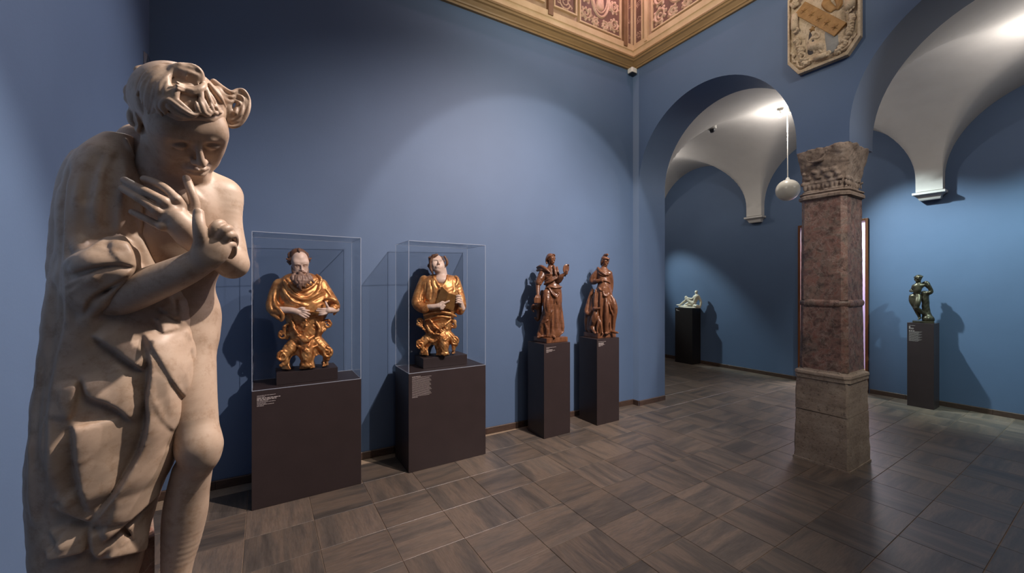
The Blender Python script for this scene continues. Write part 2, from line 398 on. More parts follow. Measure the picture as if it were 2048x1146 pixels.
# the doorway behind the column: reddish wood frame, a lit room with a coloured hanging beyond
def doorway():
    y0, y1, z1 = DY0, DY1, DZ
    fr = MB()
    fr.box((XB - .03, y0, 0), (XB + .20, y0 + .035, z1)); fr.box((XB - .03, y1 - .035, 0), (XB + .20, y1, z1)); fr.box((XB - .03, y0 + .035, z1 - .035), (XB + .20, y1 - .035, z1))
    d = tag(fr.build('door_1', M['dooroak'], bevel=0.004), kind='structure')
    for nm, a, c in (('wall_passage_left', (XB + .2, 4.2, 0), (XB + 2.2, 4.3, 3)), ('wall_passage_right', (XB + .2, 0.9, 0), (XB + 2.2, 1.0, 3)), ('wall_passage_back', (XB + 2.2, .9, 0), (XB + 2.3, 4.3, 3))):
        tag(MB().box(a, c).build(nm, simple('lavender_wall_paint', srgb(176, 160, 196), srgb(182, 168, 200), 3, 0.7)), kind='structure')
    tag(MB().box((XB + .2, .9, 3), (XB + 2.3, 4.3, 3.1)).build('ceiling', M['plaster']), kind='structure')
    # orange dado board and a hanging with stripes, seen left and right of the column
    tag(MB().box((XB + 2.16, 3.2, 0), (XB + 2.199, 4.19, 1.35)).build('wall_board', simple('orange_board', srgb(232, 122, 44), srgb(238, 130, 50), 3, 0.6), bevel=.004), 'orange board low on the wall of the lit room behind the column', 'board')
    h = thing('striped_banner', (XB + 2.17, 2.35, 1.3), 'pale banner with a red stripe hanging in the lit room behind the column', 'banner')
    z = -1.3
    for nm, dz, c in (('white_field', 2.1, (236, 238, 246)), ('red_stripe', .14, (206, 70, 36)), ('blue_stripe', .6, (170, 172, 220))):
        MB().box((-.02, -.45, z), (.02, .45, z + dz)).build(nm, simple(nm, srgb(*c), srgb(*c), 3, .7, 0, 0), h); z += dz
    area((XB + 1.2, 2.6, 2.95), (XB + 1.4, 2.6, 0), 130, (1, .95, .95), 1.0, 1.6)
doorway()
# cornice and carved frieze
CPROF = [(0, 4.52), (0.03, 4.52), (0.034, 4.54), (0.046, 4.546), (0.05, 4.56), (0.074, 4.592), (0.092, 4.60), (0.095, 4.62), (0.108, 4.626), (0.11, 4.64), (0.10, 4.654), (0, 4.656)]
FPROF = [(0, 4.656), (0.022, 4.656), (0.022, 4.775), (0.034, 4.782), (0.034, 4.855), (0.0, 4.862)]
def cornice():
    root = MB().sweep(CPROF, (XE, YL(XE)), (XW, YW), ((0, -1), (-1, -1))).build('trim_1', M['moulding']); tag(root, kind='structure')
    r2 = MB().sweep(CPROF, (XW, YW), (XW, YB), ((-1, -1), (-1, 0))).build('trim_2', M['moulding']); tag(r2, kind='structure')
    MB().sweep(FPROF, (XE, YL(XE)), (XW, YW), ((0, -1), (-1, -1))).build('frieze_band', M['cornice'], root)
    MB().sweep(FPROF, (XW, YW), (XW, YB), ((-1, -1), (-1, 0))).build('frieze_band', M['cornice'], r2)
    return root, r2
TRIM1, TRIM2 = cornice()
# ------------------------------------------------------------------ sculpting: signed-distance fields turned into meshes
FAR = 0.08
def cr(pts, n=6):
    """catmull-rom through points (any dimension)"""
    p = np.asarray(pts, float)
    if len(p) < 3: return np.linspace(p[0], p[-1], n + 1)
    q = np.vstack([2*p[0] - p[1], p, 2*p[-1] - p[-2]]); out = []
    for i in range(1, len(q) - 2):
        for t in np.arange(n)/n:
            a, b, c, d = q[i-1], q[i], q[i+1], q[i+2]
            out.append(.5*(2*b + (c - a)*t + (2*a - 5*b + 4*c - d)*t*t + (3*b - a - 3*c + d)*t**3))
    return np.array(out + [p[-1]])
def rotm(rx=0, ry=0, rz=0):
    return np.array(Matrix.Rotation(rad(rz), 3, 'Z') @ Matrix.Rotation(rad(ry), 3, 'Y') @ Matrix.Rotation(rad(rx), 3, 'X'))
def smin(a, b, k):
    if k <= 0: return np.minimum(a, b)
    h = np.maximum(k - np.abs(a - b), 0)/k
    return np.minimum(a, b) - h*h*k*.25
class SDF:
    def __init__(s, lo, hi, h):
        s.lo = np.array(lo, float); s.h = h
        s.n = np.ceil((np.array(hi) - s.lo)/h).astype(int) + 1
        s.f = np.full(s.n, FAR, np.float32)
    def blk(s, lo, hi):
        a = np.clip(np.floor((np.asarray(lo) - s.lo)/s.h).astype(int), 0, s.n)
        b = np.clip(np.ceil((np.asarray(hi) - s.lo)/s.h).astype(int) + 1, 0, s.n)
        if np.any(b <= a): return None
        g = [(s.lo[i] + s.h*np.arange(a[i], b[i])).astype(np.float32) for i in range(3)]
        return (slice(a[0], b[0]), slice(a[1], b[1]), slice(a[2], b[2])), g[0][:, None, None], g[1][None, :, None], g[2][None, None, :]
    def comb(s, sl, d, k, op):
        f = s.f[sl]
        if op == 'u': s.f[sl] = smin(f, d, k)
        elif op == 's': s.f[sl] = -smin(-f, d, k)
        elif op == 'i': s.f[sl] = -smin(-f, -d, k)
    def ball(s, c, r, k=0.01, op='u', R=None):
        """ellipsoid, R = 3x3 rotation"""
        c = np.asarray(c, float); r = np.ones(3)*np.asarray(r, float); m = max(r) if R is not None else r
        e = m + k + 2*s.h + .004
        q = s.blk(c - e, c + e)
        if q is None: return s
        sl, X, Y, Z = q; X, Y, Z = X - c[0], Y - c[1], Z - c[2]
        if R is not None: X, Y, Z = R[0,0]*X + R[1,0]*Y + R[2,0]*Z, R[0,1]*X + R[1,1]*Y + R[2,1]*Z, R[0,2]*X + R[1,2]*Y + R[2,2]*Z
        k0 = np.sqrt((X/r[0])**2 + (Y/r[1])**2 + (Z/r[2])**2); k1 = np.sqrt((X/r[0]**2)**2 + (Y/r[1]**2)**2 + (Z/r[2]**2)**2) + 1e-9
        s.comb(sl, k0*(k0 - 1)/k1, k, op); return s
    def cap(s, a, b, ra, rb, k=0.01, op='u', flat=None):
        a, b = np.asarray(a, float), np.asarray(b, float); e = max(ra, rb) + k + 2*s.h + .004
        q = s.blk(np.minimum(a, b) - e, np.maximum(a, b) + e)
        if q is None: return s
        sl, X, Y, Z = q; d = b - a; L = max(d @ d, 1e-12)
        X, Y, Z = X - a[0], Y - a[1], Z - a[2]
        t = np.clip((X*d[0] + Y*d[1] + Z*d[2])/L, 0, 1)
        D = np.sqrt((X - t*d[0])**2 + (Y - t*d[1])**2 + (Z - t*d[2])**2) - (ra + (rb - ra)*t)
        s.comb(sl, D, k, op); return s
    def tube(s, pts, r, k=0.01, op='u', n=5):
        """smooth round tube through points; r one radius or one per point"""
        p = np.asarray(pts, float); r = np.atleast_1d(np.asarray(r, float))
        if len(p) < 2: return s
        r = np.interp(np.linspace(0, 1, len(p)), np.linspace(0, 1, len(r)), r)
        c = cr(np.hstack([p, r[:, None]]), n)
        e = c[:, 3].max() + k + 2*s.h + .004
        q = s.blk(c[:, :3].min(0) - e, c[:, :3].max(0) + e)
        if q is None: return s
        sl, X, Y, Z = q; D = np.full(s.f[sl].shape, 1e3, np.float32)
        for u, v in zip(c, c[1:]):
            ee = max(u[3], v[3]) + k + 2*s.h + .004
            q2 = s.blk(np.minimum(u[:3], v[:3]) - ee, np.maximum(u[:3], v[:3]) + ee)
            if q2 is None: continue
            s2, x, y, z = q2; d = v[:3] - u[:3]; L = max(d @ d, 1e-12)
            x, y, z = x - u[0], y - u[1], z - u[2]
            t = np.clip((x*d[0] + y*d[1] + z*d[2])/L, 0, 1)
            dd = np.sqrt((x - t*d[0])**2 + (y - t*d[1])**2 + (z - t*d[2])**2) - (u[3] + (v[3] - u[3])*t)
            w_ = tuple(slice(max(p_.start - o_.start, 0), p_.stop - o_.start) for p_, o_ in zip(s2, sl))
            D[w_] = np.minimum(D[w_], dd)
        s.comb(sl, D, k, op); return s
    def stack(s, rows, k=0.0, op='u', p=2.0, tilt=None):
        """horizontal slices ((cx,cy,z), rx, ry) joined into one body"""
        r = np.array([[a[0], a[1], a[2], b, c] for a, b, c in rows], float); r = r[np.argsort(r[:, 2])]
        zz = np.arange(r[0, 2], r[-1, 2] + 1e-6, s.h*.5)
        e = max(r[:, 3].max(), r[:, 4].max()) + k + 2*s.h + .004
        lo = np.array([(r[:, 0] - r[:, 3]).min(), (r[:, 1] - r[:, 4]).min(), r[0, 2]]) - k - 3*s.h - .01
        hi = np.array([(r[:, 0] + r[:, 3]).max(), (r[:, 1] + r[:, 4]).max(), r[-1, 2]]) + k + 3*s.h + .01
        q = s.blk(lo, hi)
        if q is None: return s
        sl, X, Y, Z = q; z = Z[0, 0]
        # smooth interpolation in z
        c = cr(r[:, [2, 0, 1, 3, 4]], 8); c = c[np.argsort(c[:, 0])]
        cx, cy, rx, ry = (np.interp(z, c[:, 0], c[:, i]).astype(np.float32)[None, None, :] for i in (1, 2, 3, 4))
        rx = np.maximum(rx, .001); ry = np.maximum(ry, .001)
        u, v = np.abs((X - cx)/rx), np.abs((Y - cy)/ry)
        q_ = (u**p + v**p)**(1/p)
        g = np.sqrt((u**(p-1)/rx)**2 + (v**(p-1)/ry)**2)*np.maximum(q_, 1e-6)**(1-p) + 1e-6
        D = (q_ - 1)/np.maximum(g, 1e-3)
        D = np.maximum(D, np.maximum(r[0, 2] - Z, Z - r[-1, 2]))
        s.comb(sl, D.astype(np.float32), k, op); return s
    def box(s, c, hs, k=0.005, op='u', R=None, r=0.003):
        c = np.asarray(c, float); hs = np.asarray(hs, float); e = (np.linalg.norm(hs) if R is not None else hs) + k + 2*s.h + .004
        q = s.blk(c - e, c + e)
        if q is None: return s
        sl, X, Y, Z = q; X, Y, Z = X - c[0], Y - c[1], Z - c[2]
        if R is not None: X, Y, Z = R[0,0]*X + R[1,0]*Y + R[2,0]*Z, R[0,1]*X + R[1,1]*Y + R[2,1]*Z, R[0,2]*X + R[1,2]*Y + R[2,2]*Z
        qx, qy, qz = np.abs(X) - hs[0] + r, np.abs(Y) - hs[1] + r, np.abs(Z) - hs[2] + r
        D = np.sqrt(np.maximum(qx, 0)**2 + np.maximum(qy, 0)**2 + np.maximum(qz, 0)**2) + np.minimum(np.maximum(qx, np.maximum(qy, qz)), 0) - r
        s.comb(sl, D, k, op); return s
    def line(s, pts, w, amp, n=5, edge=0.0, sharp=0):
        """swell (amp>0) or furrow (amp<0) the surface along a polyline lying on it; tapers at its ends"""
        c = cr(pts, n); e = 2.4*w + s.h
        q = s.blk(c.min(0) - e, c.max(0) + e)
        if q is None: return s
        sl, X, Y, Z = q; D = np.full(s.f[sl].shape, 1e3, np.float32); T = np.zeros(s.f[sl].shape, np.float32); N = len(c) - 1
        for i, (u, v) in enumerate(zip(c, c[1:])):
            q2 = s.blk(np.minimum(u, v) - e, np.maximum(u, v) + e)
            if q2 is None: continue
            s2, x, y, z = q2; d = v - u; L = max(d @ d, 1e-12); x, y, z = x - u[0], y - u[1], z - u[2]
            t = np.clip((x*d[0] + y*d[1] + z*d[2])/L, 0, 1)
            dd = (x - t*d[0])**2 + (y - t*d[1])**2 + (z - t*d[2])**2
            w_ = tuple(slice(max(p_.start - o_.start, 0), p_.stop - o_.start) for p_, o_ in zip(s2, sl))
            m = dd < D[w_]; D[w_] = np.where(m, dd, D[w_]); T[w_] = np.where(m, (i + t)/N, T[w_])
        taper = np.clip(np.minimum(T, 1 - T)*5 + edge, 0, 1); taper = taper*taper*(3 - 2*taper)
        s.f[sl] -= amp*taper*(np.exp(-D/(w*w)) if not sharp else np.exp(-np.sqrt(D)/(w*.75) - D/(2*w*w))); return s
    def step(s, pts, hint, W, amp, n=5, lip=.3):
        """overlap: lift the surface on the hint's side of a line lying on it, falling off over W; the other side stays, leaving an edge"""
        c = cr(pts, n); e = 2.0*W + s.h
        q = s.blk(c.min(0) - e, c.max(0) + e)
        if q is None: return s
        sl, X, Y, Z = q; D = np.full(s.f[sl].shape, 1e3, np.float32); T = np.zeros(s.f[sl].shape, np.float32); G = np.zeros(s.f[sl].shape, np.float32); N = len(c) - 1
        for i, (u, v) in enumerate(zip(c, c[1:])):
            q2 = s.blk(np.minimum(u, v) - e, np.maximum(u, v) + e)
            if q2 is None: continue
            s2, x, y, z = q2; d = v - u; L = max(d @ d, 1e-12); x, y, z = x - u[0], y - u[1], z - u[2]
            t = np.clip((x*d[0] + y*d[1] + z*d[2])/L, 0, 1)
            dd = (x - t*d[0])**2 + (y - t*d[1])**2 + (z - t*d[2])**2
            sg = (x*d[2] - z*d[0])/max(math.hypot(d[0], d[2]), 1e-6)*np.ones_like(y)
            w_ = tuple(slice(max(p_.start - o_.start, 0), p_.stop - o_.start) for p_, o_ in zip(s2, sl))
            m = dd < D[w_]; D[w_] = np.where(m, dd, D[w_]); T[w_] = np.where(m, (i + t)/N, T[w_]); G[w_] = np.where(m, sg, G[w_])
        i = np.argmin(((c[:-1] - hint)**2).sum(1)); u, v = c[i], c[i+1]; d = v - u; h_ = (hint[0] - u[0])*d[2] - (hint[2] - u[2])*d[0]
        taper = np.clip(np.minimum(T, 1 - T)*4.5 + .08, 0, 1); taper = taper*taper*(3 - 2*taper)
        up = np.exp(-D/(W*W)); dn = -lip*np.exp(-D/(.012*.012))
        b_ = np.clip(.5 + np.sign(h_)*G/.008, 0, 1).astype(np.float32); b_ = b_*b_*(3 - 2*b_)
        s.f[sl] -= amp*taper*(b_*up + (1 - b_)*dn); return s
    def noise(s, amp, freq, box=None):
        """gentle random relief: sum of a few rotated sine products"""
        q = s.blk(box[0], box[1]) if box else s.blk(s.lo, s.lo + s.h*s.n)
        sl, X, Y, Z = q; rng = np.random.default_rng(int(freq*10)); a = 0
        for i in range(5):
            d = rng.normal(size=(2, 3)); ph = rng.uniform(0, 6.28, 2); fr = freq*(.7 + .25*i); d = d/np.linalg.norm(d, axis=1)[:, None]*fr
            a = a + np.sin(X*d[0,0] + Y*d[0,1] + Z*d[0,2] + ph[0])*np.sin(X*d[1,0] + Y*d[1,1] + Z*d[1,2] + ph[1])
        s.f[sl] += (amp*.45)*a.astype(np.float32); return s
    def snap(s):
        s.f0 = s.f.copy(); return s
    def val(s, p):
        F_ = getattr(s, 'f0', s.f)
        p = (np.asarray(p) - s.lo)/s.h; i = np.clip(p.astype(int), 0, s.n - 2); t = p - i; r = 0
        for a in (0, 1):
            for b in (0, 1):
                for c in (0, 1):
                    r = r + F_[i[..., 0]+a, i[..., 1]+b, i[..., 2]+c]*(t[..., 0] if a else 1-t[..., 0])*(t[..., 1] if b else 1-t[..., 1])*(t[..., 2] if c else 1-t[..., 2])
        return r
    def hit(s, o, d, t0, t1):
        t = np.arange(t0, t1, s.h*.4); p = np.asarray(o) + np.asarray(d)*t[:, None]
        inside = np.all((p > s.lo + s.h) & (p < s.lo + s.h*(s.n - 2)), axis=1); v = np.where(inside, s.val(np.clip(p, s.lo + 1e-6, s.lo + s.h*(s.n - 1.001))), 1)
        j = np.argmax(v < 0)
        return p[j] if v[j] < 0 else None
    def build(s, name, m, parent=None, loc=None, smooth_it=1, sm=.3):
        f = s.f; f[0] = f[-1] = FAR; f[:, 0] = f[:, -1] = FAR; f[:, :, 0] = f[:, :, -1] = FAR
        neg = f < 0; n = np.array(f.shape)
        c = np.zeros(n - 1, np.uint8)
        for a in (0, 1):
            for b in (0, 1):
                for d in (0, 1): c += neg[a:n[0]-1+a, b:n[1]-1+b, d:n[2]-1+d]
        act = (c > 0) & (c < 8); I = np.argwhere(act); idx = np.full(n - 1, -1, np.int32); idx[act] = np.arange(len(I))
        P = np.zeros((len(I), 3)); W = np.zeros(len(I))
        C = {(a, b, d): f[I[:, 0]+a, I[:, 1]+b, I[:, 2]+d] for a in (0, 1) for b in (0, 1) for d in (0, 1)}
        for p in C:
            for ax in range(3):
                if p[ax] == 0:
                    q = list(p); q[ax] = 1; u, v = C[p], C[tuple(q)]; m_ = (u < 0) != (v < 0)
                    t = np.where(m_, u/np.where(m_, u - v, 1), 0)
                    e = np.zeros((len(I), 3)); e[:] = p; e[:, ax] += t; P += e*m_[:, None]; W += m_
        P = (I + P/W[:, None])*s.h + s.lo
        Q = []
        for ax in range(3):
            o1, o2 = [i for i in range(3) if i != ax]
            A = neg[tuple(slice(0, -1) if i == ax else slice(1, -1) for i in range(3))]; B = neg[tuple(slice(1, None) if i == ax else slice(1, -1) for i in range(3))]
            for cond, flip in ((A & ~B, False), (B & ~A, True)):
                E = np.argwhere(cond)
                if not len(E): continue
                E[:, o1] += 1; E[:, o2] += 1
                def at(d1, d2):
                    e = E.copy(); e[:, o1] -= d1; e[:, o2] -= d2; return idx[e[:, 0], e[:, 1], e[:, 2]]
                quad = np.stack([at(1, 1), at(0, 1), at(0, 0), at(1, 0)], 1)
                Q.append(quad[:, ::-1] if flip ^ (ax == 1) else quad)
        Q = np.vstack(Q)
        o = mesh(name, P, Q, m, parent, True, loc)
        if smooth_it:
            V = P.copy(); deg = np.zeros(len(V)); E = np.vstack([Q[:, [0, 1]], Q[:, [1, 2]], Q[:, [2, 3]], Q[:, [3, 0]]])
            for _ in range(smooth_it):
                S_ = np.zeros_like(V); deg = np.bincount(E[:, 0], minlength=len(V)) + np.bincount(E[:, 1], minlength=len(V))
                for i in range(3): S_[:, i] = np.bincount(E[:, 0], V[E[:, 1], i], len(V)) + np.bincount(E[:, 1], V[E[:, 0], i], len(V))
                V = V*(1 - sm) + S_/np.maximum(deg, 1)[:, None]*sm
            o.data.vertices.foreach_set('co', V.astype(np.float32).ravel()); o.data.update()
        return o
# ------------------------------------------------------------------ pedestals, cases, lettering
def lettering(parent, x, y, z, lines, face='y', name='lettering'):
    """small print too fine to read: rows of words as thin flat strips. lines = (height, length, strong)"""
    V = []; F = []; rz = z
    rnd = random.Random(int(1000*(x + y)))
    for h, L, gap in lines:
        s = 0.0
        while s < L - .003:
            wd = min(rnd.uniform(.008, .03), L - s); n = len(V)
            if face == 'y': V += [(x + s, y - .0006, rz - h), (x + s + wd, y - .0006, rz - h), (x + s + wd, y - .0006, rz), (x + s, y - .0006, rz)]
            else: V += [(x - .0006, y - s, rz - h), (x - .0006, y - s - wd, rz - h), (x - .0006, y - s - wd, rz), (x - .0006, y - s, rz)]
            F.append((n, n+1, n+2, n+3)); s += wd + h*.7
        rz -= h + gap
    return tag(mesh(name, V, F, M['print'], parent), kind='stuff')
def pedestal(a, b, mat, label):
    cx, cy = (a[0] + b[0])/2, (a[1] + b[1])/2
    t = thing('pedestal', (cx, cy, 0), label, 'pedestal')
    hx, hy, h = (b[0] - a[0])/2, (b[1] - a[1])/2, b[2]
    MB().box((-hx, -hy, 0), (hx, hy, h)).build('body', mat, t, bevel=0.002)
    return t, hx, hy, h
P1, hx, hy, h = pedestal((-.070, 3.39, 0), (.675, 3.785, .85), M['black'], 'wide dark brown pedestal nearest the pale statue, under the bearded gilt bust')
lettering(P1, -hx + .032, -hy, .85 - .035, [(.003, .115, .006), (.003, .05, .006), (.0055, .145, .0045), (.0055, .12, .0045), (.003, .07, .006), (.003, .115, .006), (.003, .06, .006), (.003, .105, .006), (.003, .045, .006)])
P2, hx, hy, h = pedestal((1.056, 3.36, 0), (1.803, 3.765, .85), M['black'], 'wide dark brown pedestal with a long text block, under the beardless gilt bust')
lettering(P2, -hx + .03, -hy, .85 - .028, [(.004, .075, .005)] + [(.0021, .175 - .02*((k*7) % 4)/3, .0073) for k in range(18)] + [(.0032, .05, .005)])
P3, hx, hy, h = pedestal((2.495, 3.36, 0), (2.85, 3.66, .992), M['black'], 'narrow dark pedestal under the wooden woman holding a mirror')
lettering(P3, -hx + .03, -hy, .992 - .035, [(.003, .13, .006), (.003, .04, .012), (.0055, .08, .005), (.003, .115, .005), (.003, .075, .005), (.003, .03, .005)])
P4, hx, hy, h = pedestal((3.25, 3.36, 0), (3.61, 3.66, .992), M['black'], 'narrow dark pedestal under the wooden woman with a dog')
lettering(P4, -hx + .025, -hy, .992 - .03, [(.003, .12, .012), (.0055, .08, .005), (.0055, .08, .005), (.003, .1, .005), (.003, .07, .005), (.003, .03, .005)])
P5, hx, hy, h = pedestal((7.43, 4.945, 0), (7.715, 5.345, 1.15), M['black2'], 'black pedestal by the back wall under the white reclining figure')
lettering(P5, -hx, hy - .03, 1.15 - .03, [(.012, .03, .008), (.004, .06, .006), (.004, .08, .006)], 'x')
P6, hx, hy, h = pedestal((7.36, 1.477, 0), (7.615, 1.73, 1.115), M['black'], 'tall dark pedestal by the back wall under the bronze nude')
lettering(P6, -hx, hy - .018, 1.115 - .035, [(.003, .06, .012), (.014, .014, .004), (.003, .045, .004), (.003, .05, .004), (.003, .045, .018), (.007, .055, .004)] + [(.002, .125 - .012*((k*5) % 4), .0064) for k in range(16)], 'x')
def case(cx, cy, hx, hy, label):
    t = thing('display_case', (cx, cy, .851), label, 'display case')
    H, th = 1.143, .006
    for nm, a, b in (('front_pane', (-hx, -hy, 0), (hx, -hy + th, H)), ('back_pane', (-hx, hy - th, 0), (hx, hy, H)),
                     ('side_pane', (-hx, -hy + th, 0), (-hx + th, hy - th, H)), ('side_pane', (hx - th, -hy + th, 0), (hx, hy - th, H)),
                     ('top_pane', (-hx + th, -hy + th, H - th), (hx - th, hy - th, H))):
        MB().box(a, b).build(nm, M['glass'], t)
    e = .0018                                    # polished joints of the acrylic, which catch the light
    for x in (-hx, hx):
        for y in (-hy, hy): MB().box((x - e, y - e, 0), (x + e, y + e, H)).build('edge_strip', M['edge'], t)
        MB().box((x - e, -hy, H - e), (x + e, hy, H + e)).build('edge_strip', M['edge'], t)
        MB().box((x - e, -hy, 0), (x + e, hy, 2*e)).build('edge_strip', M['edge'], t)
    for y in (-hy, hy):
        MB().box((-hx, y - e, H - e), (hx, y + e, H + e)).build('edge_strip', M['edge'], t)
        MB().box((-hx, y - e, 0), (hx, y + e, 2*e)).build('edge_strip', M['edge'], t)
    return t
case(.3025, 3.5875, .370, .196, 'clear acrylic case over the bearded gilt bust')
case(1.4295, 3.5625, .371, .200, 'clear acrylic case over the beardless gilt bust')
def riser(a, b, label):
    return tag(MB().box((a[0], a[1], .8515), (b[0], b[1], b[2])).build('riser', M['black'], bevel=.0015), label, 'riser')
riser((.085, 3.50, 0), (.515, 3.735, .943), 'low dark riser block under the bearded gilt bust, inside its case')
riser((1.235, 3.50, 0), (1.675, 3.735, .943), 'low dark riser block under the beardless gilt bust, inside its case')
# globe pendant, detectors, spot lamps
def globe():
    t = thing('pendant_lamp', (6.28, 2.705, 4.06), 'white globe pendant lamp hanging on a thin rod from the vault', 'lamp')
    n = 28; MB().lathe([(0.001, -.148)] + [(.148*cos(a), .148*sin(a)) for a in [(-pi/2 + pi*k/n) for k in range(1, n)]] + [(.001, .148)], (0, 0, -1.10), 36).build('globe', simple('opal_glass', srgb(232, 226, 212), srgb(236, 230, 216), 3, 0.25, 0, 0), t, smooth='all')
    MB().lathe([(.007, -.95), (.007, 0.0)], n=10).build('rod', M['white'], t, smooth=True)
    MB().lathe([(.02, -.965), (.028, -.955), (.02, -.93), (.008, -.92)], n=16).build('cap', M['white'], t, smooth=True)
    MB().lathe([(.05, -.02), (.055, .0), (.05, .06)], n=20).build('canopy', M['white'], t, smooth=True)
globe()
def detector(x, y, z, label):
    t = thing('smoke_detector', (x, y, z), label, 'detector')
    MB().lathe([(.05, -.005), (.058, 0), (.06, .04), (.055, .07)], n=24).build('base', M['white'], t, smooth=True)
    MB().lathe([(.022, -.045), (.036, -.03), (.042, -.005), (.042, .0)], n=20).build('sensor_head', M['darkplastic'], t, smooth=True)
detector(5.52, 3.36, 3.88, 'small round ceiling detector on the white vault')
def spot_lamp(loc, tgt, label):
    t = thing('spot_lamp', loc, label, 'lamp', 'gallery ceiling spots')
    d = (Vector(tgt) - Vector(loc)).normalized(); q = d.to_track_quat('Z', 'Y')
    a = MB().lathe([(.022, -.05), (.03, -.045), (.032, .03), (.028, .032), (.027, .02)], n=20).build('housing', M['white'], t, smooth=True)
    a.rotation_euler = q.to_euler()
    b = MB().lathe([(.001, .024), (.026, .024), (.026, .026), (.001, .026)], n=20).build('lens', M['lamp'], t); b.rotation_euler = q.to_euler()
    MB().lathe([(.001, .03)] + [(.027*cos(a_), .034 + .027*sin(a_)) for a_ in np.linspace(-.6, 1.5, 9)] + [(.0005, .0612)], n=20).build('bulb', M['lamp'], t, smooth='all').rotation_euler = q.to_euler()
    MB().lathe([(.006, 0), (.006, .16)], n=8).build('stem', M['white'], t, smooth=True)
spot_lamp((6.17, CROWNS[2] + .05, 4.01), (3.0, 1.5, 2.2), 'small glowing ceiling spot beside the globe lamp\'s rod')
spot_lamp((6.17, CROWNS[3] + .05, 4.01), (3.0, -.3, 2.2), 'small glowing ceiling spot at the right edge, in the vault bay behind the right arch')
t = thing('motion_sensor', (4.205, YW - .04, 4.485), 'small white sensor box under the cornice in the room corner', 'sensor')
MB().box((-.05, -.045, -.025), (.05, .035, .04)).build('housing', M['white'], t, bevel=.01)
MB().box((-.045, -.047, -.038), (.045, .02, -.029)).build('lens', M['darkplastic'], t, bevel=.003)
t = thing('wall_sensor', (XE + .001, 3.80, 3.17), 'small dark blue sensor on the wall edge behind the pale statue\'s hair', 'sensor')
MB().loft([[(0, -.05, -.09), (.05, -.04, -.07), (.05, .04, -.07), (0, .05, -.09)], [(0, -.05, .09), (.02, -.03, .08), (.02, .03, .08), (0, .05, .09)]]).build('housing', simple('dark_blue_plastic', srgb(26, 42, 66), srgb(30, 48, 74), 5, .5, 0, 0), t, bevel=.004)
